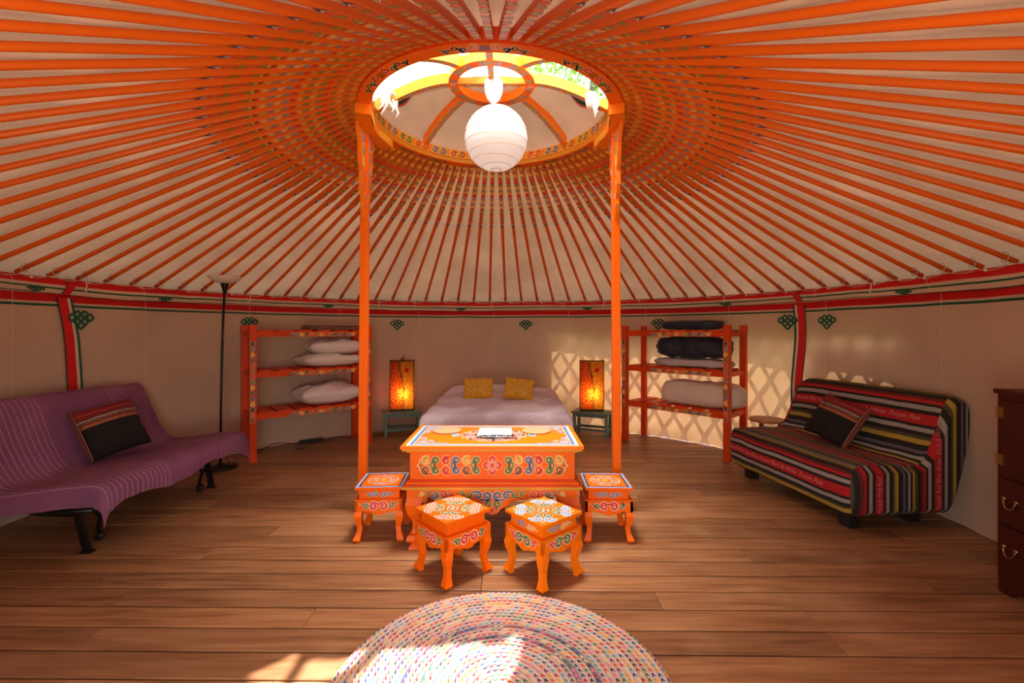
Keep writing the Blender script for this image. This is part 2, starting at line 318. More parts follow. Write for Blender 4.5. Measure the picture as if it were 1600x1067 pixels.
# ------------------------------------------------------------------ mesh builder
class MB:
    def __init__(s): s.v = []; s.f = []; s.m = []; s.uv = {}; s.mats = []; s.M = None
    def mi(s, name):
        if name not in s.mats: s.mats.append(name)
        return s.mats.index(name)
    def add(s, vs, fs, mt, uvs=None):
        o = len(s.v); k = s.mi(mt)
        for p in vs:
            p = Vector(p)
            s.v.append(s.M @ p if s.M is not None else p)
        for i, f in enumerate(fs):
            if uvs: s.uv[len(s.f)] = [uvs[j] for j in f]
            s.f.append([o + j for j in f]); s.m.append(k)
    def box(s, c, d, mt, rz=0.0, taper=0.0):
        x, y, z = d[0]/2, d[1]/2, d[2]/2; R = Matrix.Rotation(rz, 3, 'Z')
        vs = []
        for sz in (-1, 1):
            k = 1 - taper if sz < 0 else 1
            for sx, sy in ((-1, -1), (1, -1), (1, 1), (-1, 1)):
                vs.append(Vector(c) + R @ Vector((sx*x*k, sy*y*k, sz*z)))
        s.add(vs, [(0, 3, 2, 1), (4, 5, 6, 7), (0, 1, 5, 4), (1, 2, 6, 5), (2, 3, 7, 6), (3, 0, 4, 7)], mt)
    def bar(s, a, b, w, h, mt, up=(0, 0, 1)):
        a = Vector(a); b = Vector(b); d = (b - a).normalized(); U = Vector(up)
        r = d.cross(U)
        if r.length < 1e-4: r = d.cross(Vector((1, 0, 0)))
        r.normalize(); u = r.cross(d)
        vs = [p + r*sx*w/2 + u*sy*h/2 for p in (a, b) for sx, sy in ((-1, -1), (1, -1), (1, 1), (-1, 1))]
        s.add(vs, [(0, 3, 2, 1), (4, 5, 6, 7), (0, 1, 5, 4), (1, 2, 6, 5), (2, 3, 7, 6), (3, 0, 4, 7)], mt)
    def tube(s, pts, r, mt, n=8, closed=False):
        pts = [Vector(p) for p in pts]; N = len(pts); vs = []; fs = []
        prev = None
        for i, p in enumerate(pts):
            a = pts[(i-1) % N] if (closed or i > 0) else pts[0]; b = pts[(i+1) % N] if (closed or i < N-1) else pts[-1]
            d = (b - a)
            d = d.normalized() if d.length > 1e-9 else Vector((0, 0, 1))
            if prev is None:
                q = d.cross(Vector((0, 0, 1)))
                if q.length < 1e-3: q = d.cross(Vector((1, 0, 0)))
            else: q = prev - d * prev.dot(d)
            if q.length < 1e-6: q = d.orthogonal()
            q.normalize(); prev = q; w = d.cross(q)
            rr = r[i] if isinstance(r, (list, tuple)) else r
            for k in range(n):
                t = 2*PI*k/n; vs.append(p + (q*math.cos(t) + w*math.sin(t))*rr)
        for i in range(N if closed else N-1):
            j = (i+1) % N
            for k in range(n): fs.append((i*n+k, i*n+(k+1) % n, j*n+(k+1) % n, j*n+k))
        if not closed: fs += [tuple(range(n))[::-1], tuple((N-1)*n+k for k in range(n))]
        s.add(vs, fs, mt)
    def lathe(s, prof, c, mt, n=32, cap=True):
        c = Vector(c); vs = []; fs = []
        for r, z in prof:
            for k in range(n): t = 2*PI*k/n; vs.append(c + Vector((r*math.cos(t), r*math.sin(t), z)))
        for i in range(len(prof)-1):
            for k in range(n): fs.append((i*n+k, i*n+(k+1) % n, (i+1)*n+(k+1) % n, (i+1)*n+k))
        if cap:
            fs.append(tuple(range(n))[::-1]); fs.append(tuple((len(prof)-1)*n+k for k in range(n)))
        s.add(vs, fs, mt)
    def prism(s, poly, T, h, mt):            # poly of (u, v), T(u, v, w) -> point, thickness h
        n = len(poly); vs = [T(u, v, 0) for u, v in poly] + [T(u, v, h) for u, v in poly]
        fs = [tuple(range(n))[::-1], tuple(range(n, 2*n))] + [(i, (i+1) % n, n+(i+1) % n, n+i) for i in range(n)]
        s.add(vs, fs, mt)
    def loft(s, secs, mt, cap=True):
        n = len(secs[0]); vs = [p for q in secs for p in q]; fs = []
        for i in range(len(secs)-1):
            for k in range(n): fs.append((i*n+k, i*n+(k+1) % n, (i+1)*n+(k+1) % n, (i+1)*n+k))
        if cap: fs.append(tuple(range(n))[::-1]); fs.append(tuple((len(secs)-1)*n+k for k in range(n)))
        s.add(vs, fs, mt)
    def grid(s, nu, nv, F, mt, UV=None, wrap=False):
        vs = [F(i/nu, j/nv) for i in range(nu+1) for j in range(nv+1)]
        uvs = [UV(i/nu, j/nv) for i in range(nu+1) for j in range(nv+1)] if UV else None
        fs = [(i*(nv+1)+j, (i+1)*(nv+1)+j, (i+1)*(nv+1)+j+1, i*(nv+1)+j+1) for i in range(nu) for j in range(nv)]
        s.add(vs, fs, mt, uvs)
    def build(s, name, parent=None, smooth=False, bevel=0.0, loc=None, rotz=0.0, weld=False):
        me = bpy.data.meshes.new(name); me.from_pydata([tuple(p) for p in s.v], [], s.f)
        for mn in s.mats: me.materials.append(MATS[mn])
        me.polygons.foreach_set('material_index', s.m)
        if s.uv:
            l = me.uv_layers.new(name='UVMap')
            for fi, us in s.uv.items():
                p = me.polygons[fi]
                for k, li in enumerate(p.loop_indices): l.data[li].uv = us[k]
        if smooth: me.polygons.foreach_set('use_smooth', [True]*len(me.polygons))
        me.update()
        o = bpy.data.objects.new(name, me); COL.objects.link(o)
        if parent: o.parent = parent
        if loc is not None: o.location = loc
        if rotz: o.rotation_euler = (0, 0, rotz)
        if bevel:
            b = o.modifiers.new('bevel', 'BEVEL'); b.width = bevel; b.segments = 2; b.limit_method = 'ANGLE'; b.angle_limit = 0.7
        if smooth:
            pass
        return o
def thing(name, label, cat, loc=(0, 0, 0), rotz=0.0, group=None):
    o = bpy.data.objects.new(name, None); COL.objects.link(o); o.empty_display_size = 0.1
    o.location = loc; o.rotation_euler = (0, 0, rotz); return tag(o, label, cat, group)
def tag(o, label, cat, group=None):
    o['label'] = label; o['category'] = cat
    if group: o['group'] = group
    return o
def struct(o): o['kind'] = 'structure'; return o
def dup(root, loc, rotz, label, group=None, scale=None):
    r = root.copy(); COL.objects.link(r); r.location = loc; r.rotation_euler = (0, 0, rotz); r['label'] = label
    if scale: r.scale = scale
    if group: r['group'] = group
    for ch in list(root.children):
        c = ch.copy(); COL.objects.link(c); c.parent = r
        for g in ch.children:
            d = g.copy(); COL.objects.link(d); d.parent = c
    return r

# ------------------------------------------------------------------ painted ornament (ribbons in the paint layer)
def ribbon(mb, T, pts, w, mt, h, taper=True):
    n = len(pts); vs = []; fs = []
    for i, (u, v) in enumerate(pts):
        a = pts[max(0, i-1)]; b = pts[min(n-1, i+1)]
        dx, dy = b[0]-a[0], b[1]-a[1]; l = math.hypot(dx, dy) or 1
        k = w/2 * ((0.55 + 0.45*math.sin(PI*min(1, 0.15 + i/(n-1)))) if taper else 1)
        vs += [T(u - dy/l*k, v + dx/l*k, h), T(u + dy/l*k, v - dx/l*k, h)]
    for i in range(n-1): fs.append((2*i, 2*i+1, 2*i+3, 2*i+2))
    mb.add(vs, fs, mt)
def disc2(mb, T, cx, cy, rx, ry, mt, h, n=14):
    mb.add([T(cx + rx*math.cos(2*PI*k/n), cy + ry*math.sin(2*PI*k/n), h) for k in range(n)], [tuple(range(n))], mt)
def poly2(mb, T, pts, mt, h): mb.add([T(u, v, h) for u, v in pts], [tuple(range(len(pts)))], mt)
def rect2(mb, T, u0, v0, u1, v1, mt, h): poly2(mb, T, [(u0, v0), (u1, v0), (u1, v1), (u0, v1)], mt, h)
def spiral(cx, cy, r, a0, turns, sgn, n=16, rin=0.22):
    return [(cx + r*lerp(1, rin, i/(n-1))*math.cos(a0 + sgn*turns*2*PI*i/(n-1)), cy + r*lerp(1, rin, i/(n-1))*math.sin(a0 + sgn*turns*2*PI*i/(n-1))) for i in range(n)]
def curl(mb, T, cx, cy, r, a0, sgn, mt, w, out='white_line', h=0.0008, turns=1.25, tail=None, n=16, ew=1.55):
    w = w*1.18
    p = spiral(cx, cy, r, a0, turns, sgn, n)
    if tail: p = [tail] + [(lerp(tail[0], p[0][0], 0.5) , lerp(tail[1], p[0][1], 0.35))] + p
    if out: ribbon(mb, T, p, w*ew, out, h)
    ribbon(mb, T, p, w, mt, h*1.7)
def scroll_row(mb, T, u0, u1, vc, hgt, cols, n, out='white_line', h=0.0008, res=14):
    c = (u1-u0)/n
    for k in range(n):
        cx = u0 + c*(k+0.5); r = min(c*0.47, hgt*0.34); up = 1 if k % 2 else -1
        curl(mb, T, cx, vc + up*hgt*0.10, r, -PI/2*up, up if k < n/2 else -up, cols[k % len(cols)], r*0.42, out, h, 1.3, (cx - c*0.62*(1 if k < n/2 else -1), vc - up*hgt*0.30), res)
def rosette(mb, T, cx, cy, R, cols, out='white_line', h=0.0008, sym=4, res=14, sy=1.0):
    for k in range(sym):
        a = 2*PI*k/sym + PI/sym
        for s in (-1, 1):
            for (rr, da, rad, ci) in ((0.72, 0.30, 0.20, 0), (0.42, 0.34, 0.15, 1)):
                x = R*rr*math.cos(a + s*da); y = R*rr*math.sin(a + s*da)
                curl(mb, lambda u, v, w: T(u, cy + (v-cy)*sy, w), cx + x, cy + y, R*rad, a + s*PI*0.6, -s, cols[ci], R*rad*0.42, out, h, 1.2, None, res)
        a2 = 2*PI*k/sym + PI/sym
        disc2(mb, T, cx + R*0.93*math.cos(a2), cy + sy*R*0.93*math.sin(a2), R*0.07, R*0.07*sy, out, h); disc2(mb, T, cx + R*0.93*math.cos(a2), cy + sy*R*0.93*math.sin(a2), R*0.045, R*0.045*sy, cols[2], h*1.6)
        a3 = 2*PI*k/sym
        disc2(mb, T, cx + R*0.13*math.cos(a3), cy + sy*R*0.13*math.sin(a3), R*0.10, R*0.10*sy, out, h, 10); disc2(mb, T, cx + R*0.13*math.cos(a3), cy + sy*R*0.13*math.sin(a3), R*0.07, R*0.07*sy, cols[3], h*1.6, 10)
    disc2(mb, T, cx, cy, R*0.06, R*0.06*sy, 'gold_line', h*2, 10)
def plane_T(o, u, v):
    o = Vector(o); u = Vector(u); v = Vector(v); n = u.cross(v).normalized()
    return lambda a, b, c: o + u*a + v*b + n*c
def knot(mb, T, cx, cy, s, mt='green_cloth', h=0.002, sy=1.0, w=0.12):
    for (x, y) in ((-0.58, 0.06), (0.58, 0.06), (-0.22, 0.26), (0.22, 0.26), (0, 0.04), (-0.24, -0.20), (0.24, -0.20), (0, -0.46)):
        d = 0.25
        q = [(x-d, y), (x, y-d), (x+d, y), (x, y+d), (x-d, y)]
        for i in range(4):
            ribbon(mb, T, [(cx + q[i][0]*s, cy + q[i][1]*s*sy), (cx + q[i+1][0]*s, cy + q[i+1][1]*s*sy)], s*w, mt, h, False)

# ------------------------------------------------------------------ floor
def build_floor():
    mb = MB(); p = 0.1370; rot = 0.0105; R = Matrix.Rotation(-rot, 3, 'Z')
    y = 2.241 - 25*p; k = 0
    known = {}
    while y < 6.4:
        x = -3.6 + random.uniform(-1.6, 0)
        while x < 3.4:
            L = random.choice((1.6, 2.1, 2.4, 2.9))
            g = 0.0036; x0, x1, y0, y1 = x+0.001, x+L-0.001, y+g, y+p-g
            cx = min(3.4, x1); c0 = max(-3.6, x0)
            if cx > c0:
                q = 0.004
                vs = [(c0, y0, -0.03), (cx, y0, -0.03), (cx, y1, -0.03), (c0, y1, -0.03), (c0, y0, -q*0.6), (cx, y0, -q*0.6), (cx, y1, -q*0.6), (c0, y1, -q*0.6), (c0+q*0.3, y0+q, 0), (cx-q*0.3, y0+q, 0), (cx-q*0.3, y1-q, 0), (c0+q*0.3, y1-q, 0)]
                mb.add([R @ Vector(v) for v in vs], [(0, 1, 5, 4), (1, 2, 6, 5), (2, 3, 7, 6), (3, 0, 4, 7), (4, 5, 9, 8), (5, 6, 10, 9), (6, 7, 11, 10), (7, 4, 8, 11), (8, 9, 10, 11)], 'floor_boards')
            x += L
        y += p; k += 1
    mb.box((0, 2.6, -0.06), (7.2, 7.6, 0.05), 'black_plastic')
    struct(mb.build('floor'))
build_floor()
g = MB(); g.box((0, 3, -0.35), (60, 60, 0.1), 'grass'); struct(g.build('ground'))

# ------------------------------------------------------------------ walls
def wall_cloth_point(th, z, extra=0.0):
    s = th*3.0
    fold = 0.012*math.sin(s*2.6 + 1.3*fbm(s*0.6, 0.2)) + 0.010*fbm(s*1.5, z*0.7, 2.2)
    low = max(0, 0.16 - z)/0.16
    fold += 0.03*low*low*(0.6 + 0.8*fbm(s*3, 5.0)) + 0.012*fbm(s*2.2, z*2.2, 9.0)*(1.2 - z/1.6)
    return wallp(th, 0.03 + max(-0.02, fold) + extra, z)
def arc_sheet(name, th0, th1, z0, z1, mt='wall_cloth', nu=None, nv=26, extra=0.0):
    mb = MB(); nu = nu or int(abs(th1-th0)*3/0.035)
    F = lambda a, b: wall_cloth_point(lerp(th0, th1, a), lerp(z0, z1, b), extra)
    UV = lambda a, b: (lerp(th0, th1, a)*3 + 20, lerp(z0, z1, b)/2)
    mb.grid(nu, nv, F, mt, UV)
    return struct(mb.build(name, smooth=True))
THR = theta_px(1257); THL = theta_px(88)
DOOR = PI - 0.26
arc_sheet('wall_back', THL, THR, 0.004, 1.55)
arc_sheet('wall_left', -DOOR, THL, 0.004, 1.55)
arc_sheet('wall_right', THR, DOOR, 0.004, 1.55)
# outer felt, missing low down on the sunny side where the lattice shows through
def felt_shell():
    mb = MB(); n = 120
    for i in range(n):
        a = lerp(-DOOR, DOOR, i/n); b = lerp(-DOOR, DOOR, (i+1)/n)
        def low(t):
            d = -0.06
            if 0.22 < t < THR + 0.02: d = 1.16 + 0.05*math.sin(t*9)
            return d
        zl = low((a+b)/2)
        mid_ = (a+b)/2; spots = THR + 0.03 < mid_ < THR + 0.26
        for (z0, z1) in (((zl, 1.09), (1.17, 1.6)) if spots else ((zl, 1.6),)):
            mb.add([wallp(a, -0.09, z0), wallp(b, -0.09, z0), wallp(b, -0.09, z1), wallp(a, -0.09, z1)], [(0, 1, 2, 3)], 'outer_felt')
    struct(mb.build('wall_outer_felt'))
felt_shell()
def lattice():
    mb = MB(); st = 0.225/3
    H = 1.5; run = 0.95/3            # slats lean over this much angle
    k = -8
    for layer, sgn in ((0, 1), (1, -1)):
        t = 0.05
        while t < THR + 0.7:
            a0 = t - sgn*run/2; a1 = t + sgn*run/2
            pts = [wallp(lerp(a0, a1, q/10), -0.035 - 0.014*layer, lerp(0.0, H, q/10)) for q in range(11)]
            for q in range(10): mb.bar(pts[q], pts[q+1], 0.010, 0.034, 'lattice_wood', up=(pts[q] - Vector((CX, CY, pts[q].z))).cross(Vector((0, 0, 1))))
            t += st*1.0
    o = mb.build('wall_lattice'); struct(o)
lattice()
# hems of the wall panels: red, white and green strips with corner knots
def wallT(th0, inset=0.045):
    return lambda u, v, w: wallp(th0 + u/3.0, inset + w, v)
def panel_hem(name, th_top, th_bot, side):
    mb = MB(); n = 26
    def cen(z): 
        t = (1.40 - z)/1.4
        return lerp(th_top, th_bot, t) + 0.004*math.sin(z*7)
    def strip(d0, d1, mt, ins):
        vs = []; 
        for i in range(n+1):
            z = lerp(1.43, 0.01, i/n); w = 0.006*math.sin(z*11)
            for d in (d0, d1):
                p = wall_cloth_point(cen(z) + (d + w*0.3)/3, z, ins); vs.append(p)
        fs = [(2*i, 2*i+1, 2*i+3, 2*i+2) for i in range(n)]
        mb.add(vs, fs, mt)
    strip(-side*0.022, -side*0.034, 'dark_green_cloth', 0.012)
    strip(-side*0.028, side*0.036, 'red_cloth', 0.016)
    strip(side*0.036, side*0.058, 'canvas_plain', 0.014)
    strip(side*0.058, side*0.076, 'green_cloth', 0.014)
    T = lambda u, v, w: wall_cloth_point(th_top + u/3, v, 0.018 + w)
    knot(mb, T, side*0.125, 1.29, 0.11, 'green_cloth', 0.001, w=0.15)
    return struct(mb.build(name, smooth=True))
panel_hem('trim_1', THL, theta_px(101)+0.035, 1)
panel_hem('trim_2', THR, THR - 0.003, -1)
# knots embroidered on the wall cloth
def wall_knots():
    mb = MB()
    for px in (388, 620, 822, 1030, 1296):
        t = theta_px(px); T = lambda u, v, w, t=t: wall_cloth_point(t + u/3, v, 0.004 + w)
        knot(mb, T, 0, 1.285, 0.100, 'green_cloth', 0.001, w=0.15)
    return struct(mb.build('trim_3'))
wall_knots()
def valance():
    mb = MB(); nu = 420
    t0, t1 = -DOOR+0.1, DOOR-0.1
    def F(a, b):
        th = lerp(t0, t1, a); s = th*3
        top = 1.560 + 0.012*fbm(s*1.3, 1.0)
        bot = 1.452 + 0.014*fbm(s*1.1, 7.0) + 0.004*math.sin(s*2.1)
        bulge = 0.02*math.sin(b*PI)*(1 + fbm(s*2.5, 3.0))
        return wallp(th, 0.055 + 0.035*(1-b)*0.4 + bulge + 0.012*fbm(s*3, b*2), lerp(top, bot, b))
    mb.grid(nu, 8, F, 'valance_cloth', lambda a, b: (lerp(t0, t1, a)*3 + 40, b))
    # squashed knots hanging in the fold
    for px in (40, 248, 510, 720, 920, 1140, 1425):
        t = theta_px(px); a = (t - t0)/(t1 - t0)
        T = lambda u, v, w, a=a: F(a + u/3/(t1-t0), min(1, max(0, v))) - (F(a, 0.5) - Vector((CX, CY, 1.5))).normalized()*(0.004 + w)
        knot(mb, lambda u, v, w, T=T: T(u, 0.80 - v/0.13, w), 0, 0, 0.075, 'green_cloth', 0.001, 0.42)
    for t, s in ((THL, 1), (THR, -1)):
        a = (t - t0)/(t1 - t0)
        vs = []
        for i in range(7):
            b = i/6
            for d in (-0.03, 0.03):
                q = F(a + (d + s*0.03*(1-b))/3/(t1-t0), b); n = (Vector((CX, CY, q.z)) - q).normalized(); vs.append(q + n*0.012)
        mb.add(vs, [(2*i, 2*i+1, 2*i+3, 2*i+2) for i in range(6)], 'red_cloth')
        vs = []
        for i in range(7):
            b = i/6
            for d in (0.03*-s, 0.036*-s):
                q = F(a + (d + s*0.03*(1-b))/3/(t1-t0), b); n = (Vector((CX, CY, q.z)) - q).normalized(); vs.append(q + n*0.014)
        mb.add(vs, [(2*i, 2*i+1, 2*i+3, 2*i+2) for i in range(6)], 'dark_green_cloth')
    return struct(mb.build('trim_4', smooth=True))
valance()

# ------------------------------------------------------------------ roof: canvas, poles, rope
NP = 92
def crown_pt(th, r, z): return Vector((RCX + r*math.sin(th), RCY + r*math.cos(th), z))
def pole_ends(th):
    a = crown_pt(th, RO - 0.012, 2.615); b = wallp(th, 0.075, EAVE + 0.005)
    return a, b
def roof_canvas():
    mb = MB(); nu = NP*8; nv = 44
    def F(a, b):
        th = (a*NP + 0.5)*2*PI/NP; A, B = pole_ends(th)
        A = crown_pt(th, RO - 0.02, 2.648); B = wallp(th, -0.10, EAVE + 0.0)
        p = A.lerp(B, b)
        ph = (a*NP + 0.5) % 1.0                       # 0 at a pole, 0.5 between poles
        mid = math.sin(ph*PI)**1.0
        k = math.sin(PI*min(1, b*1.03))**0.7 if b < 0.97 else 0.3
        n1 = noise.noise(Vector((math.cos(th)*9 + 3, math.sin(th)*9, b*7)))
        n2 = noise.noise(Vector((math.cos(th)*22, math.sin(th)*22, b*15)))
        p.z += 0.006 - mid*k*max(0.0, 0.022 + 0.030*n1 + 0.020*n2)
        return p
    mb.grid(nu, nv, F, 'roof_canvas')
    return struct(mb.build('ceiling', smooth=True))
roof_canvas()
def pole_mesh(L):
    mb = MB()
    secs = []
    for i in range(13):
        t = i/12; x = L*t
        w = lerp(0.037, 0.028, min(1, t*1.6)); h = lerp(0.052, 0.028, min(1, t*1.9)); 
        e = 2 + 8*max(0, 1 - t*2.4)           # superellipse exponent: square at the crown, round at the eave
        ring = []
        for k in range(16):
            a = 2*PI*(k+0.5)/16; c, s = math.cos(a), math.sin(a)
            ring.append(Vector((x, w/2*math.copysign(abs(c)**(2/e), c), h/2*math.copysign(abs(s)**(2/e), s))))
        secs.append(ring)
    mb.loft(secs, 'pole_orange')
    # painted panel underneath
    T = lambda u, v, w: Vector((u, -v, -0.026 + 0.012*min(1, u/1.236) - w - 0.0004))
    s = 1.16
    marks = [0.0, 0.19*s/1.0, 0.35*s, 0.52*s, 0.74*s*1.0]
    marks = [0.02, 0.215, 0.395, 0.585, 0.805]
    bgs = ['gold_paint', 'red_orange', 'orange_bright', 'red_orange']
    for k in range(4):
        a, b = marks[k], marks[k+1]; hw = 0.0155 - 0.001*k
        rect2(mb, T, a, -hw, b-0.012, hw, ('orange_paint', 'red_orange', 'orange_paint', 'red_orange')[k], 0.0002)
        if k < 3: rect2(mb, T, b-0.012, -hw-0.001, b+0.010, hw+0.001, 'red_line' if k < 2 else 'brown_line', 0.0006)
        c1 = [('gold_line', 'brown_line'), ('green_line', 'gold_line'), ('blue_line', 'gold_line'), ('green_line', 'red_line')][k]
        scroll_row(mb, T, a+0.015, b-0.02, 0, 0.048, c1, 4, 'cream_line' if k == 2 else 'gold_line', 0.0005, 10)
    x = marks[4]; hw = 0.013
    poly2(mb, T, [(x-0.012, -hw), (x+0.012, -hw), (x+0.050, 0), (x+0.012, hw), (x-0.012, hw), (x+0.018, 0)], 'dark_blue', 0.0008)
    poly2(mb, T, [(x-0.018, -hw), (x-0.012, -hw), (x+0.018, 0), (x-0.012, hw), (x-0.018, hw), (x+0.008, 0)], 'white_line', 0.0009)
    rect2(mb, T, marks[3]+0.01, -hw-0.001, marks[3]+0.024, hw+0.001, 'gold_line', 0.0006)
    return mb
POLES = []
def place_poles():
    proto = None; L0 = 2.35
    for k in range(NP):
        th = (k + 0.5)*2*PI/NP
        if th > PI: th -= 2*PI
        a, b = pole_ends(th)
        vis = False
        for q in range(25):
            p = a.lerp(b, q/24)
            if p.y > 0.1:
                X = 800 + 711*p.x/p.y; Y = 517 - 711*(p.z-1.2)/p.y
                if -40 < X < 1640 and -30 < Y < 1000: vis = True
        if not vis: continue
        L = (b-a).length
        if proto is None:
            o = pole_mesh(L0).build('roof_pole', smooth=False); proto = o
            for pl in o.data.polygons:
                if pl.material_index == 0 and len(pl.vertices) == 4 and pl.index >= 64: pl.use_smooth = True
        else:
            o = proto.copy(); COL.objects.link(o)
        d = (b-a).normalized(); side = Vector((0, 0, 1)).cross(d).normalized(); up = d.cross(side)
        Mx = Matrix((d, side, up)).transposed().to_4x4()
        roll = random.uniform(-0.06, 0.06)
        o.matrix_world = Matrix.Translation(a) @ Mx @ Matrix.Rotation(roll, 4, 'X') @ Matrix.Diagonal((L/L0, random.uniform(0.95, 1.05), 1, 1))
        deg = math.degrees(th)
        if abs(deg) < 27: lab, gr = 'orange roof pole with painted end, on far slope above the bed', 'roof poles above the bed'
        elif abs(deg) < 70:
            sd = ('right', 'rack with dark quilts') if deg > 0 else ('left', 'rack with white pillows')
            lab, gr = 'orange roof pole with painted end, far %s slope above the %s' % sd, 'roof poles on the far %s slope' % sd[0]
        elif abs(deg) < 125:
            sd = ('right', 'striped sofa') if deg > 0 else ('left', 'purple sofa')
            lab, gr = 'orange roof pole running level on the %s side above the %s' % sd, 'roof poles on the %s side' % sd[0]
        elif abs(deg) < 160:
            sd = 'right' if deg > 0 else 'left'
            lab, gr = 'orange roof pole slanting in from upper %s corner of the view' % sd, 'roof poles in the upper %s corner' % sd
        else: lab, gr = 'glossy pale-lit orange roof pole right overhead, meeting near edge of the crown', 'roof poles directly overhead'
        tag(o, lab, 'roof pole', gr); POLES.append((th, a, b, d))
place_poles()
def eave_rope():
    mb = MB(); P = sorted(POLES, key=lambda q: q[0])
    pts = []
    for i, (th, a, b, d) in enumerate(P):
        q = b - d*0.05; q = q + Vector((0, 0, -0.030)); pts.append((th, q))
    line = []
    for i in range(len(pts)-1):
        if pts[i+1][0] - pts[i][0] > 0.2: 
            continue
        for k in range(6):
            t = k/6; th = lerp(pts[i][0], pts[i+1][0], t); q = wallp(th, 0.105, 0); q.z = EAVE - 0.002 - 0.018*math.sin(PI*t) + 0.005*math.sin(th*40)
            line.append(q)
    mb.tube(line, 0.0032, 'rope', 5)
    for i, (th, a, b, d) in enumerate(P):
        c = b - d*0.06
        side = Vector((0, 0, 1)).cross(d).normalized(); up = d.cross(side)
        mb.tube([c + side*0.024*math.cos(t) + up*0.025*math.sin(t) - d*0.012*math.sin(t) for t in [2*PI*k/10 for k in range(10)]], 0.0026, 'rope', 5, True)
        if i % 2 == 0:
            z = wallp(th + 0.02, 0.11, EAVE - 0.02); mb.lathe([(0.001, -0.008), (0.008, -0.004), (0.008, 0.004), (0.001, 0.008)], z, 'strap_cloth', 8)
        if i % 7 == 3:
            z = wallp(th + 0.01, 0.115, EAVE - 0.01); mb.tube([z, z + Vector((0.006, 0, -0.03)), z + Vector((-0.006, 0, -0.06)), z + Vector((0.002, 0, -0.075))], 0.004, 'strap_cloth', 5)
    o = mb.build('eave_rope', smooth=True); tag(o, 'thin cream rope looped around lower ends of the roof poles above the red valance', 'rope')
eave_rope()

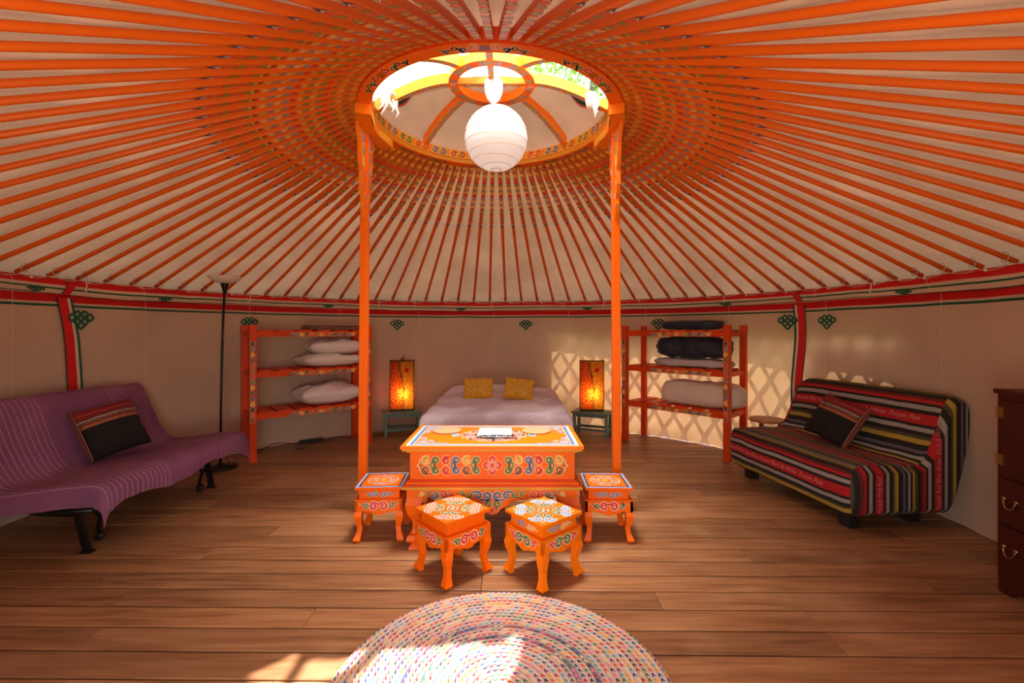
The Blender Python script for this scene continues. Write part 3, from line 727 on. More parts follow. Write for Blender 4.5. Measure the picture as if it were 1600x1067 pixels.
# ------------------------------------------------------------------ crown wheel
crown = thing('roof_crown', 'round orange and gold painted crown at the top of the roof', 'roof crown', (RCX, RCY, RZ0))
def ringT(r, z, mode):
    # u = arc length measured from the far side clockwise, v = across
    if mode == 'under': return lambda u, v, w: Vector(((r+v)*math.sin(u/r), (r+v)*math.cos(u/r), z - w))
    if mode == 'inner': return lambda u, v, w: Vector(((r-w)*math.sin(u/r), (r-w)*math.cos(u/r), z + v))
def build_crown():
    mb = MB(); n = 120; H = RZ1 - RZ0
    prof = [(RI, 0.022, 'gold_paint'), (RI-0.004, 0.030, 'orange_paint'), (RI-0.008, 0.034, 'gold_paint'), (RI, 0.040, 'yellow_paint'), (RI, H, 'orange_paint'), (RO, H, 'red_orange'), (RO, 0, 'orange_paint'), (RI+0.006, 0, 'orange_paint'), (RI, 0.006, 'gold_paint')]
    m = len(prof)
    for j in range(m):
        r0, z0, _ = prof[j]; r1, z1, mt = prof[(j+1) % m]; mt = prof[j][2]
        vs = [];
        for k in range(n):
            t = 2*PI*k/n; vs += [(r0*math.sin(t), r0*math.cos(t), z0), (r1*math.sin(t), r1*math.cos(t), z1)]
        mb.add(vs, [(2*k, 2*((k+1) % n), 2*((k+1) % n)+1, 2*k+1) for k in range(n)], mt)
    # scrolls on the inner face
    T = ringT(RI, 0, 'inner'); c = 2*PI*RI
    seq = ['blue_line', 'green_line', 'red_line', 'blue_line', 'brown_line', 'green_line']
    nn = 30
    for k in range(nn):
        u = c*k/nn; w = c/nn; col = seq[k % 6]
        for s in (-1, 1):
            curl(mb, T, u + s*w*0.24, 0.069 + s*0.002, 0.0235, -PI/2*s, s, col, 0.0105, 'gold_line', 0.0012, 1.25, (u, 0.069 - s*0.012), 14)
        rect2(mb, T, u + w*0.47, 0.041, u + w*0.53, 0.098, 'orange_paint', 0.0006)
    for zz in (0.042, 0.093): 
        for k in range(n): rect2(mb, T, c*k/n, zz, c*(k+1)/n, zz+0.004, 'gold_line', 0.0009)
    # flower groups under the rim
    rm = (RI+RO)/2; T2 = ringT(rm, 0, 'under'); c2 = 2*PI*rm
    for k in range(8):
        u = c2*(k/8) if k != 99 else 0
        cols = ('blue_line', 'pink_line', 'dark_blue') if k == 4 else ('black_line', 'red_line', 'green_line')
        for s in (-1, 1):
            for q, (du, cc) in enumerate(((0.055, cols[1]), (0.105, cols[2]), (0.15, 'brown_line'), (0.19, cols[0]))):
                r = 0.023 - 0.002*q
                curl(mb, T2, u + s*du, 0.007*(-1)**q, r, PI/2*(-1)**q, s, cc, r*0.5, 'cream_line', 0.0006, 1.15, (u + s*(du+0.035), -0.01*(-1)**q), 12)
        for i in (-1, 0, 1):
            ribbon(mb, T2, [(u - 0.028, i*0.013), (u + 0.028, i*0.013)], 0.006, 'brown_line' if k != 4 else 'blue_line', 0.0010, False)
            ribbon(mb, T2, [(u + i*0.016, -0.02), (u + i*0.016, 0.02)], 0.006, 'brown_line' if k != 4 else 'blue_line', 0.0011, False)
    mb.build('rim', crown)
    # spokes
    hz = 0.255
    def arcz(r): 
        t = (RI - r)/(RI - 0.27); return 0.075 + (hz - 0.075)*(1 - (1 - t)**1.7)
    for k in range(8):
        a = PI/4*k; s = MB(); secs = []
        dx, dy = math.sin(a), math.cos(a); N = 10
        for i in range(N+1):
            r = lerp(RI + 0.005, 0.262, i/N); z = arcz(min(RI, r)); hw = 0.021; hh = 0.068
            if i == N: z = hz
            secs.append([Vector((dx*r + dy*w, dy*r - dx*w, z + q)) for w, q in ((-hw, 0), (hw, 0), (hw, hh), (-hw, hh))])
        for i in range(N):
            A, B = secs[i], secs[i+1]
            for e, mt in ((0, 'orange_paint'), (1, 'yellow_paint' if k in (2, 6) else 'orange_bright'), (2, 'orange_paint'), (3, 'yellow_paint' if k in (2, 6, 3, 5) else 'orange_bright')):
                s.add([A[e], A[(e+1) % 4], B[(e+1) % 4], B[e]], [(0, 1, 2, 3)], mt)
        Ts = lambda u, v, w: Vector((dx*(0.27+u) + dy*v, dy*(0.27+u) - dx*v, arcz(min(RI, 0.27+u)) - 0.0006 - w))
        for i in range(N*2):
            u0 = (RI-0.28)*i/(N*2); u1 = (RI-0.28)*(i+1)/(N*2)
            for sd in (-1, 1): s.add([Ts(u0, sd*0.021, 0), Ts(u1, sd*0.021, 0), Ts(u1, sd*0.018, 0.0005), Ts(u0, sd*0.018, 0.0005)], [(0, 1, 2, 3)], 'gold_line')
        scroll_row(s, Ts, 0.03, RI - 0.30, 0, 0.05, ['blue_line', 'brown_line', 'green_line'], 11, 'cream_line', 0.0006, 9)
        s.build('spoke', crown)
    # hub ring
    h = MB(); ro, ri = 0.283, 0.222; z0, z1 = hz - 0.005, hz + 0.055
    pr = [(ri, z0, 'orange_paint'), (ro, z0, 'orange_bright'), (ro, z1, 'orange_paint'), (ri, z1, 'orange_bright')]
    for j in range(4):
        r0, q0, mt = pr[j]; r1, q1, _ = pr[(j+1) % 4]; vs = []
        for k in range(72): t = 2*PI*k/72; vs += [(r0*math.sin(t), r0*math.cos(t), q0), (r1*math.sin(t), r1*math.cos(t), q1)]
        h.add(vs, [(2*k, 2*((k+1) % 72), 2*((k+1) % 72)+1, 2*k+1) for k in range(72)], mt if j != 1 else 'yellow_paint')
    rm2 = (ro+ri)/2; T3 = ringT(rm2, z0, 'under')
    for k in range(8):
        u = 2*PI*rm2*(k+0.0)/8
        scroll_row(h, T3, u - 0.075, u + 0.075, 0, 0.062, ['blue_line', 'pink_line', 'red_line', 'green_line'] if k in (2, 6) else ['blue_line', 'brown_line', 'green_line'], 4, 'cream_line', 0.0007, 10)
        poly2(h, T3, [(u-0.085, 0), (u-0.08, 0.02), (u-0.075, 0), (u-0.08, -0.02)], 'red_line', 0.0008)
    h.build('hub_ring', crown)
    for a in (0, PI/2):
        c = MB(); d = Vector((math.sin(a), math.cos(a), 0)); c.bar(d*-0.225 + Vector((0, 0, hz+0.02)), d*0.225 + Vector((0, 0, hz+0.02)), 0.036, 0.045 - 0.003*(a > 0), 'orange_bright')
        s_ = Vector((d.y, -d.x, 0)); Tc = lambda u, v, w: d*u + s_*v + Vector((0, 0, hz - 0.004 - w))
        scroll_row(c, Tc, -0.2, 0.2, 0, 0.045, ['blue_line', 'green_line', 'brown_line'], 9, 'cream_line', 0.0006, 9)
        c.build('cross_bar', crown)
build_crown()

# ------------------------------------------------------------------ posts with carved brackets
def make_post(side, x_base, x_top, label):
    yb = 3.0
    t = thing('roof_post', label, 'post', (x_base, yb, 0))
    dx = x_top - x_base; Ht = RZ0 - 0.062
    mb = MB(); w = 0.0255
    secs = [[Vector((dx*q + sx*w, sy*w, Ht*q)) for sx, sy in ((-1, -1), (1, -1), (1, 1), (-1, 1))] for q in (0, 1)]
    mb.loft(secs, 'orange_paint')
    # capital block: arc of the ring
    cp = MB(); n = 14; cxl, cyl = RCX - x_base, RCY - yb
    a0 = (PI/2 if side > 0 else -PI/2)
    secs = []
    for i in range(n+1):
        a = a0 + lerp(-0.34, 0.34, i/n)
        secs.append([Vector((cxl + r*math.sin(a), cyl + r*math.cos(a), z)) for r, z in ((RI, Ht), (RO+0.012, Ht), (RO+0.012, RZ0-0.001), (RI, RZ0-0.001))])
    cp.loft(secs, 'orange_bright')
    Tc = lambda u, v, w_: Vector((cxl + (RI-w_)*math.sin(a0+u/RI), cyl + (RI-w_)*math.cos(a0+u/RI), Ht + v))
    for (ua, ub) in ((-0.24, -0.05), (0.05, 0.24)):
        rect2(cp, Tc, ua, 0.006, ub, 0.055, 'yellow_paint', 0.0006)
        scroll_row(cp, Tc, ua+0.01, ub-0.01, 0.03, 0.06, ['blue_line', 'green_line', 'gold_line'], 4, 'white_line', 0.0012, 12)
    cp.build('capital', t)
    # carved bracket board along the ring (front and back of the post)
    for s in (-1, 1):
        b = MB(); th_ = 0.024
        pf = [(0.03, Ht), (0.03, 1.93), (0.05, 1.97), (0.062, 2.02), (0.058, 2.06), (0.080, 2.09), (0.098, 2.14), (0.095, 2.20), (0.088, 2.23), (0.112, 2.28), (0.125, 2.34), (0.120, 2.40), (0.145, 2.44), (0.165, 2.48), (0.17, Ht)]
        xo = lambda z: dx*z/Ht
        T = lambda u, v, w_: Vector((xo(v) - th_/2 + w_, s*u, v))
        b.prism(pf, T, th_, 'orange_bright')
        inx = 1 if side < 0 else -1
        Tf = lambda u, v, w_: Vector((xo(v) + inx*(th_/2 + w_ + 0.0005), s*u, v))
        for q, (u, v, r, c) in enumerate(((0.075, 2.44, 0.028, 'blue_line'), (0.075, 2.36, 0.026, 'green_line'), (0.07, 2.285, 0.022, 'gold_line'), (0.062, 2.21, 0.022, 'red_line'), (0.058, 2.14, 0.018, 'red_line'), (0.045, 2.07, 0.013, 'sky_line'), (0.042, 2.01, 0.010, 'blue_line'))):
            curl(b, Tf, u, v, r, PI/2, 1 if q % 2 else -1, c, r*0.45, 'white_line', 0.0010, 1.3, (u-0.01, v+r*1.7), 12)
        b.build('bracket', t, bevel=0.0)
    # painted edge strip down the post towards the room centre
    e = mb; inx = 1 if side < 0 else -1
    Te = lambda u, v, w_: Vector((dx*v/Ht + inx*(w + w_ + 0.0006), u, v))
    for k in range(9):
        v = 2.46 - 0.075*k
        curl(e, Te, 0.0, v, 0.014, PI/2, 1 if k % 2 else -1, ('blue_line', 'gold_line', 'red_line', 'sky_line')[k % 4], 0.006, 'white_line', 0.0008, 1.2, (0.0, v+0.035), 10)
    e.build('shaft', t, bevel=0.003)
    return t
make_post(-1, -0.983, -0.965, 'tall orange roof post left of the table, standing behind the left stool')
make_post(1, 0.690, 0.680, 'tall orange roof post right of the table, standing behind the right stool')

# ------------------------------------------------------------------ felt flap, cloth and ties on the crown
def crown_covers():
    mb = MB()
    def F(a, b):
        th = lerp(-PI/2 - 0.03, PI/2 + 0.03, a); r = lerp(RO + 0.10, 0.0, b)
        t = 1 - b; z = 2.900 - 0.245*t**1.8 + 0.008*fbm(th*3, b*4, 1.0)
        p = crown_pt(th, r, z)
        p.y += 0.04 + 0.015*fbm(p.x*5, 1.0) * (1 if abs(abs(th)-PI/2) < 0.1 else 0)
        return p
    mb.grid(60, 18, F, 'felt')
    tag(mb.build('felt_flap', smooth=True), 'brown felt flap closing the far half of the roof crown', 'felt cover')
    # white sheet drawn over the left sector of the crown
    w = MB(); ed = [(3.13, -0.05), (2.97, -0.17), (2.89, -0.28), (2.78, -0.39), (2.5, -0.47), (2.2, -0.54), (2.1, -0.56)]
    def G(a, b):
        y = lerp(3.13, 2.10, a); k = 0
        while k < len(ed)-2 and ed[k+1][0] > y: k += 1
        xi = lerp(ed[k][1], ed[k+1][1], (y-ed[k][0])/(ed[k+1][0]-ed[k][0])) + 0.012*math.sin(y*31)
        xo = -0.80 - 0.30*math.sqrt(max(0, 1 - ((y-2.95)/1.0)**2)) ; x = lerp(xi, min(xi-0.05, xo), b)
        r = math.hypot(x-RCX, y-RCY); z = 2.900 - 0.245*min(1.25, r/(RO+0.1))**1.8 + 0.030 + 0.010*fbm(x*6, y*6)
        return Vector((x, y, z))
    w.grid(26, 16, G, 'cover_cloth')
    tag(w.build('crown_sheet', smooth=True), 'white canvas sheet drawn over the left sector of the roof crown', 'canvas sheet')
    # green and red edged cloth tucked along the flap edge, left and right
    for nm, th, sg, lab in (('cloth_edging', -PI/2 + 0.10, 1, 'green cloth strip with a red edge tucked under the felt at left of the crown'), ('cloth_edging', PI/2 - 0.13, -1, 'dark green cloth strip tucked under the felt at right of the crown')):
        g_ = MB()
        def S(a, b, off=0.0):
            r = lerp(RO-0.08, RO - 0.36, a); wd = 0.055*math.sin(PI*min(1, a*1.0+0.12))
            p = crown_pt(th + sg*(b*wd)/max(0.3, r), r, 2.900 - 0.245*(r/(RO+0.1))**1.8 - 0.022 + 0.008*math.sin(a*9) - off)
            return p
        g_.grid(14, 4, S, 'dark_green_cloth')
        g_.grid(14, 2, lambda a, b: S(a, 1.0 + b*0.35, 0.002), 'red_cloth')
        tag(g_.build(nm, smooth=True), lab, 'cloth strip')
    for px, lab in ((-1, 'bundle of white strap knotted round the left spoke of the crown'), (1, 'bundle of white strap knotted round the right spoke of the crown')):
        k = MB(); c = Vector((RCX + px*0.66, RCY - 0.035, 2.70)); rnd = random.Random(5+px)
        for i in range(7):
            k.tube([c + Vector((0.035*math.cos(t)*0.5 + 0.008*i - 0.03, 0.034*math.cos(t), 0.05*math.sin(t))) for t in [2*PI*q/12 for q in range(12)]], 0.008, 'strap_cloth', 6, True)
        for i in range(4):
            p = c + Vector((rnd.uniform(-0.03, 0.03), -0.03, -0.01)); pts = [p]
            for q in range(4): pts.append(pts[-1] + Vector((rnd.uniform(-0.02, 0.02), -0.004, -0.018 - 0.004*i)))
            k.tube(pts, [0.007, 0.008, 0.007, 0.006, 0.005], 'strap_cloth', 6)
        k.tube([c + Vector((0, -0.02, 0)), c + Vector((px*0.09, -0.05, 0.0))], 0.009, 'strap_cloth', 6)
        tag(k.build('strap_knot', smooth=True), lab, 'strap')
crown_covers()

# ------------------------------------------------------------------ pendant lantern
def lantern():
    c = Vector((-0.120, 2.98, 0)); t = thing('pendant_lamp', 'round white paper lantern hanging below the crown centre', 'lamp', (c.x, c.y, 2.457))
    m = MB(); m.lathe([(0.012, 0.225), (0.018, 0.235), (0.045, 0.265), (0.058, 0.30), (0.061, 0.345), (0.059, 0.372), (0.02, 0.378)], (0, 0, 0), 'white_plastic', 28); m.build('ceiling_cup', t, smooth=True)
    m = MB(); m.tube([(0, 0, 0.16), (0, 0, 0.24)], 0.004, 'white_plastic', 6); m.build('cord', t)
    m = MB(); R = 0.205; n = 48
    prof = []
    for i in range(49):
        a = lerp(0.20, PI - 0.17, i/48); q = i/48*9
        rr = R*(1 - 0.010*abs(math.cos(PI*q)))**1
        prof.append((rr*math.sin(a), R*1.0*math.cos(a)))
    m.lathe(prof, (0.016, 0, 0), 'rice_paper', n, cap=False); sh = m.build('paper_shade', t, smooth=True)
    r = MB()
    for (a0, tilt) in ((0.20, 0), (PI-0.17, 0)):
        rr = R*math.sin(a0); z = R*math.cos(a0); r.tube([Vector((0.016 + rr*math.cos(q), rr*math.sin(q), z)) for q in [2*PI*k/32 for k in range(32)]], 0.0022, 'gold_paint', 6, True)
    # thin ribs of the lantern, wound as a slightly tilted spiral
    for k in range(1, 9):
        a = lerp(0.20, PI-0.17, k/9); tl = 0.06*math.sin(k*1.9)
        pts = []
        for q in range(40):
            th = 2*PI*q/40; aa = a + tl*math.cos(th + k); pts.append(Vector((0.016 + (R+0.0008)*math.sin(aa)*math.cos(th), (R+0.0008)*math.sin(aa)*math.sin(th), (R+0.0008)*math.cos(aa))))
        r.tube(pts, 0.0014, 'cork', 5, True)
    r.build('wire_rib', t)
    m = MB(); m.lathe([(0.001, 0.16), (0.014, 0.16), (0.016, 0.12), (0.03, 0.08), (0.03, 0.06), (0.001, 0.03)], (0.0, 0, 0), 'white_plastic', 16); m.build('bulb_holder', t, smooth=True)
lantern()

# ------------------------------------------------------------------ table and stools
def cabriole(mb, x, y, top, ox, oy, s, mt, prof):
    secs = []
    for z, off, hw in prof:
        cx_, cy_ = x + ox*off*s, y + oy*off*s
        secs.append([Vector((cx_ + a*hw*s, cy_ + b*hw*s, z)) for a, b in ((-1, -1), (1, -1), (1, 1), (-1, 1))])
    mb.loft(secs, mt)
def apron_poly(w, z1, drop, kind=0):
    # underside outline from left to right, symmetric with a centre pendant
    if kind == 0: half = [(0.50, 1.25), (0.405, 1.25), (0.375, 1.05), (0.33, 0.95), (0.27, 0.97), (0.22, 1.10), (0.17, 1.13), (0.12, 1.16), (0.07, 1.32), (0.0, 1.36)]
    else: half = [(0.50, 1.0), (0.40, 1.0), (0.375, 0.55), (0.34, 0.42), (0.29, 0.55), (0.24, 0.62), (0.20, 0.80), (0.15, 0.84), (0.11, 1.05), (0.085, 1.30), (0.055, 1.42), (0.03, 1.78), (0.0, 1.92)]
    L_ = [(-w*f, z1 - drop*d) for f, d in half]
    return [(-w/2, z1)] + L_ + [(-u, v) for u, v in L_[-2::-1]] + [(w/2, z1)]
def stool_parts(t, kind):
    S = 0.268; o = 'orange_bright' if kind == 'front' else 'orange_paint'
    m = MB()
    m.box((0, 0, 0.305), (S, S, 0.014), o); m.box((0, 0, 0.295), (S-0.012, S-0.012, 0.006), o, taper=0.06)
    T = plane_T((0, 0, 0.312), (1, 0, 0), (0, 1, 0))
    if kind == 'front':
        rosette(m, T, 0, 0, 0.150, ('sky_line', 'green_line', 'pink_line', 'brown_line'), 'white_line', 0.0004)
    elif kind == 'front_pink':
        rosette(m, T, 0, 0, 0.150, ('pink_line', 'green_line', 'red_line', 'brown_line'), 'white_line', 0.0004)
    else:
        for k, (a, b, c) in enumerate(((0.130, 0.118, 'sky_line'), (0.118, 0.108, 'black_line'))):
            for q in range(4):
                R = Matrix.Rotation(PI/2*q, 3, 'Z')
                m.add([R @ Vector(p) for p in ((-a, -a, 0.3126), (a, -a, 0.3126), (b, -b, 0.3126), (-b, -b, 0.3126))], [(0, 1, 2, 3)], c if not (q == 0 and c == 'sky_line' and False) else c)
        Ty = lambda u, v, w: T(u, v, w)
        for k in range(8):
            a = 2*PI*k/8 + 0.2; col = ('red_line', 'green_line')[k % 2]
            curl(m, Ty, 0.062*math.cos(a), 0.062*math.sin(a), 0.018, a, 1 if k % 2 else -1, col, 0.008, 'white_line', 0.0004, 1.2, None, 12)
        ribbon(m, T, [(0.086*math.cos(2*PI*k/40), 0.086*math.sin(2*PI*k/40)) for k in range(41)], 0.003, 'white_line', 0.0005, False)
        ribbon(m, T, [(0.040*math.cos(2*PI*k/30), 0.040*math.sin(2*PI*k/30)) for k in range(31)], 0.003, 'white_line', 0.0005, False)
        disc2(m, T, 0, 0, 0.018, 0.018, 'gold_line', 0.0006)
    m.build('seat', t)
    m = MB(); m.box((0, 0, 0.268), (0.226, 0.226, 0.050), o)
    for q in range(4):
        R = Matrix.Rotation(PI/2*q, 3, 'Z'); f = R @ Vector((0, -0.1132, 0.267)); u = R @ Vector((1, 0, 0))
        Tf = plane_T(f, u, (0, 0, 1))
        if kind == 'front_pink' : continue
        for s, c in ((-1, 'blue_line'), (1, 'gold_line' if kind == 'front' else 'blue_line')):
            curl(m, Tf, s*0.022, 0.0, 0.015, PI, s, c, 0.007, 'white_line', 0.0005, 1.3, None, 14)
            curl(m, Tf, s*0.052, 0.0, 0.012, 0, s, c, 0.006, 'white_line', 0.0005, 1.3, None, 14)
            curl(m, Tf, s*0.075, 0.002, 0.006, 0, -s, c, 0.004, 'white_line', 0.0005, 0.9, None, 8)
    m.build('box', t)
    m = MB(); W = 0.268; m.box((0, 0, 0.2395), (W, W, 0.007), o)
    for q in range(4):
        R = Matrix.Rotation(PI/2*q, 3, 'Z'); f = R @ Vector((0, -W/2, 0)); u = R @ Vector((1, 0, 0)); nn = R @ Vector((0, 1, 0))
        Tf = lambda a, b, c: Vector(f) + u*a + Vector((0, 0, b)) + nn*c
        m.prism(apron_poly(W, 0.237, 0.060), Tf, 0.014, o)
        Tp = plane_T(f + Vector((0, 0, 0)), u, (0, 0, 1))
        heart = 'red_line' if not (kind == 'front') else 'green_line'; side_ = 'green_line' if heart == 'red_line' else 'red_line'
        for s in (-1, 1):
            curl(m, Tp, s*0.026, 0.207, 0.022, PI/2*(1 if s > 0 else 1), -s, heart, 0.011, 'white_line', 0.0006, 1.2, (0.0, 0.218), 14)
            curl(m, Tp, s*0.070, 0.210, 0.015, PI/2*s, -s, side_, 0.008, 'white_line', 0.0006, 1.2, (s*0.092, 0.222), 14)
            disc2(m, Tp, s*0.105, 0.219, 0.005, 0.005, 'white_line', 0.0006, 8); disc2(m, Tp, s*0.105, 0.219, 0.0035, 0.0035, side_, 0.001, 8)
    m.build('apron', t)
    prof = [(0.178, 0.0, 0.020), (0.150, 0.004, 0.021), (0.120, 0.001, 0.018), (0.085, -0.006, 0.014), (0.055, -0.002, 0.014), (0.030, 0.006, 0.018), (0.018, 0.010, 0.020), (0.0, 0.002, 0.013)]
    for sx in (-1, 1):
        for sy in (-1, 1):
            l = MB(); cabriole(l, sx*(W/2-0.0205), sy*(W/2-0.0205), 0, sx, sy, 1, o, prof); l.build('leg', t)
def stool(loc, rot, kind, label):
    t = thing('stool', label, 'stool', loc, rot, 'painted stools around the table'); stool_parts(t, kind); return t
stool((-0.297, 2.285, 0), math.radians(43), 'front_pink', 'orange painted stool at front left, turned cornerwise, red scrolls on its apron')
stool((0.155, 2.255, 0), math.radians(40), 'front', 'orange painted stool at front right, turned cornerwise, green scroll on its apron')
side0 = stool((-0.765, 2.715, 0), math.radians(3.5), 'side', 'small orange painted stool with blue-edged top at left end of the table')
dup(side0, (0.552, 2.705, 0), math.radians(-1.5), 'small orange painted stool with blue and black edged top at right end of the table')

def build_table():
    t = thing('low_table', 'low orange painted chest table with scroll flowers standing before the bed', 'table', (-0.108, 2.74, 0))
    o = 'orange_paint'; ob = 'orange_bright'
    m = MB(); W, D = 0.995, 0.56
    m.box((0, 0, 0.566), (W, D, 0.016), ob); m.box((0, 0, 0.552), (W-0.016, D-0.016, 0.012), 'gold_paint'); m.box((0, 0, 0.540), (W-0.045, D-0.045, 0.012), 'orange_bright', taper=0.02)
    T = plane_T((0, 0, 0.574), (1, 0, 0), (0, 1, 0))
    for a, w_, c in ((0.012, 0.012, 'white_line'), (0.024, 0.010, 'sky_line'), (0.034, 0.012, 'blue_line'), (0.046, 0.005, 'white_line')):
        k = a + 0.012; x1, y1 = W/2-k, D/2-k; x2, y2 = x1-w_, y1-w_
        for q in ([(-x1, -y1), (x1, -y1), (x2, -y2), (-x2, -y2)], [(x1, -y1), (x1, y1), (x2, y2), (x2, -y2)], [(x1, y1), (-x1, y1), (-x2, y2), (x2, y2)], [(-x1, y1), (-x1, -y1), (-x2, -y2), (-x2, y2)]):
            poly2(m, T, q, c, 0.0004)
    rosette(m, T, 0, 0, 0.205, ('pink_line', 'sky_line', 'green_line', 'blue_line'), 'white_line', 0.0005, 8, 14, 0.85)
    for sx in (-1, 1):
        for s in (-1, 1): curl(m, T, sx*0.225, s*0.016, 0.022, PI/2*s, -s*sx, 'sky_line', 0.011, 'white_line', 0.0006, 1.2, None, 12)
        for sy in (-1, 1):
            for (u, v, r, c) in ((0.395, 0.178, 0.022, 'sky_line'), (0.345, 0.190, 0.018, 'pink_line'), (0.300, 0.196, 0.015, 'green_line'), (0.262, 0.200, 0.012, 'pink_line'), (0.400, 0.130, 0.018, 'pink_line'), (0.408, 0.085, 0.015, 'sky_line'), (0.412, 0.05, 0.011, 'green_line'), (0.355, 0.145, 0.014, 'sky_line'), (0.325, 0.16, 0.010, 'red_line')):
                curl(m, T, sx*u, sy*v, r, PI*0.3*sx, sx*sy, c, r*0.5, 'white_line', 0.0006, 1.25, None, 12)
            ribbon(m, T, [(sx*0.25, sy*0.215), (sx*0.33, sy*0.212), (sx*0.425, sy*0.212), (sx*0.425, sy*0.15), (sx*0.43, sy*0.03)], 0.005, 'sky_line', 0.0006, False)
    m.build('tabletop', t)
    m = MB(); BW, BD = 0.905, 0.48
    m.box((0, 0, 0.459), (BW, BD, 0.150), o)
    Tf = plane_T((0, -BD/2, 0.462), (1, 0, 0), (0, 0, 1))
    cols = ['green_line', 'gold_line', 'blue_line', 'red_line', 'green_line', 'gold_line']
    for sx in (-1, 1):
        for i in range(6):
            u = sx*(0.086 + 0.056*i); c = cols[i]
            for sy in (-1, 1):
                tl = (u - sx*0.020, sy*0.046) if i % 2 else (u + sx*0.012, sy*0.003)
                curl(m, Tf, u, sy*0.027, 0.0215, PI/2*sy*(1 if i % 2 else -1), sx*sy*(1 if i % 2 else -1)*-1, c if not (sy < 0 and c == 'gold_line') else 'brown_line', 0.0105, 'cream_line', 0.0008, 1.35, tl, 18, 1.6)
            if i % 2 == 0:
                ribbon(m, Tf, [(u + sx*0.020, 0.024), (u + sx*0.030, 0), (u + sx*0.020, -0.024)], 0.016, 'cream_line', 0.0007); ribbon(m, Tf, [(u + sx*0.020, 0.022), (u + sx*0.029, 0), (u + sx*0.020, -0.022)], 0.010, c, 0.0011)
        # pointed end bracket
        ribbon(m, Tf, [(sx*0.385, 0.030), (sx*0.398, 0.024), (sx*0.395, 0.012), (sx*0.410, 0), (sx*0.395, -0.012), (sx*0.398, -0.024), (sx*0.385, -0.030)], 0.013, 'cream_line', 0.0007, False)
        ribbon(m, Tf, [(sx*0.385, 0.026), (sx*0.395, 0.022), (sx*0.392, 0.010), (sx*0.405, 0), (sx*0.392, -0.010), (sx*0.395, -0.022), (sx*0.385, -0.026)], 0.006, 'brown_line', 0.0011, False)
    for (u, v) in ((0, 0.032), (0, -0.032), (0.031, 0), (-0.031, 0)):
        disc2(m, Tf, u, v, 0.023, 0.023, 'cream_line', 0.0012, 20); disc2(m, Tf, u, v, 0.0205, 0.0205, 'red_line', 0.0016, 20); disc2(m, Tf, u*0.8, v*0.8, 0.013, 0.013, 'pink_line', 0.0020, 16)
    for k in range(4):
        a = PI/4 + PI/2*k; disc2(m, Tf, 0.013*math.cos(a), 0.013*math.sin(a), 0.012, 0.012, 'cream_line', 0.0024, 16); disc2(m, Tf, 0.013*math.cos(a), 0.013*math.sin(a), 0.010, 0.010, 'pink_line', 0.0027, 16)
    disc2(m, Tf, 0, 0, 0.009, 0.009, 'red_line', 0.0030)
    m.build('chest_box', t)
    m = MB()
    for z, w_, d_, h_, c in ((0.380, 0.925, 0.500, 0.010, 'red_orange'), (0.370, 0.945, 0.52, 0.012, 'orange_paint'), (0.358, 0.965, 0.535, 0.012, 'red_orange'), (0.346, 0.983, 0.55, 0.014, 'gold_paint')):
        m.box((0, 0, z - 0.001), (w_, d_, h_), c)
    m.build('base_moulding', t)
    m = MB(); AW, AD = 0.935, 0.51
    for q, (w_, off) in enumerate(((AW, AD/2), (AD, AW/2), (AW, AD/2), (AD, AW/2))):
        R = Matrix.Rotation(PI/2*q, 3, 'Z'); f = R @ Vector((0, -off, 0)); u = R @ Vector((1, 0, 0)); nn = R @ Vector((0, 1, 0))
        Tq = lambda a, b, c: Vector(f) + u*a + Vector((0, 0, b)) + nn*c
        m.prism(apron_poly(w_, 0.338, 0.075, 1), Tq, 0.018, o)
        if q == 0:
            Tp = plane_T(f, u, (0, 0, 1))
            for s in (-1, 1):
                for i, (uu, vv, r, c) in enumerate(((0.030, 0.300, 0.024, 'blue_line'), (0.080, 0.303, 0.020, 'blue_line'), (0.125, 0.306, 0.016, 'green_line'), (0.165, 0.308, 0.014, 'green_line'), (0.225, 0.308, 0.017, 'red_line'), (0.265, 0.306, 0.018, 'red_line'), (0.31, 0.306, 0.017, 'blue_line'), (0.35, 0.308, 0.014, 'brown_line'), (0.385, 0.312, 0.012, 'gold_line'), (0.030, 0.255, 0.022, 'green_line'), (0.018, 0.222, 0.016, 'red_line'))):
                    curl(m, Tp, s*uu, vv, r, PI/2*(1 if i % 2 else -1), s*(1 if i % 2 else -1), c, r*0.48, 'cream_line', 0.0008, 1.25, (s*(uu+r*1.5), vv + (r if i % 2 else -r)*0.9) if i < 9 else None, 14)
    m.build('apron', t)
    prof = [(0.30, 0.0, 0.042), (0.25, 0.008, 0.044), (0.20, 0.006, 0.036), (0.15, -0.008, 0.026), (0.11, -0.006, 0.022), (0.085, 0.0, 0.024), (0.078, 0.006, 0.034), (0.055, 0.010, 0.038), (0.040, 0.006, 0.030), (0.033, 0.0, 0.018), (0.018, 0.006, 0.026), (0.0, 0.008, 0.030)]
    for sx in (-1, 1):
        for sy in (-1, 1):
            l = MB(); cabriole(l, sx*(AW/2-0.044), sy*(AD/2-0.044), 0, sx, sy, 1, o, prof); l.build('leg', t)
build_table()
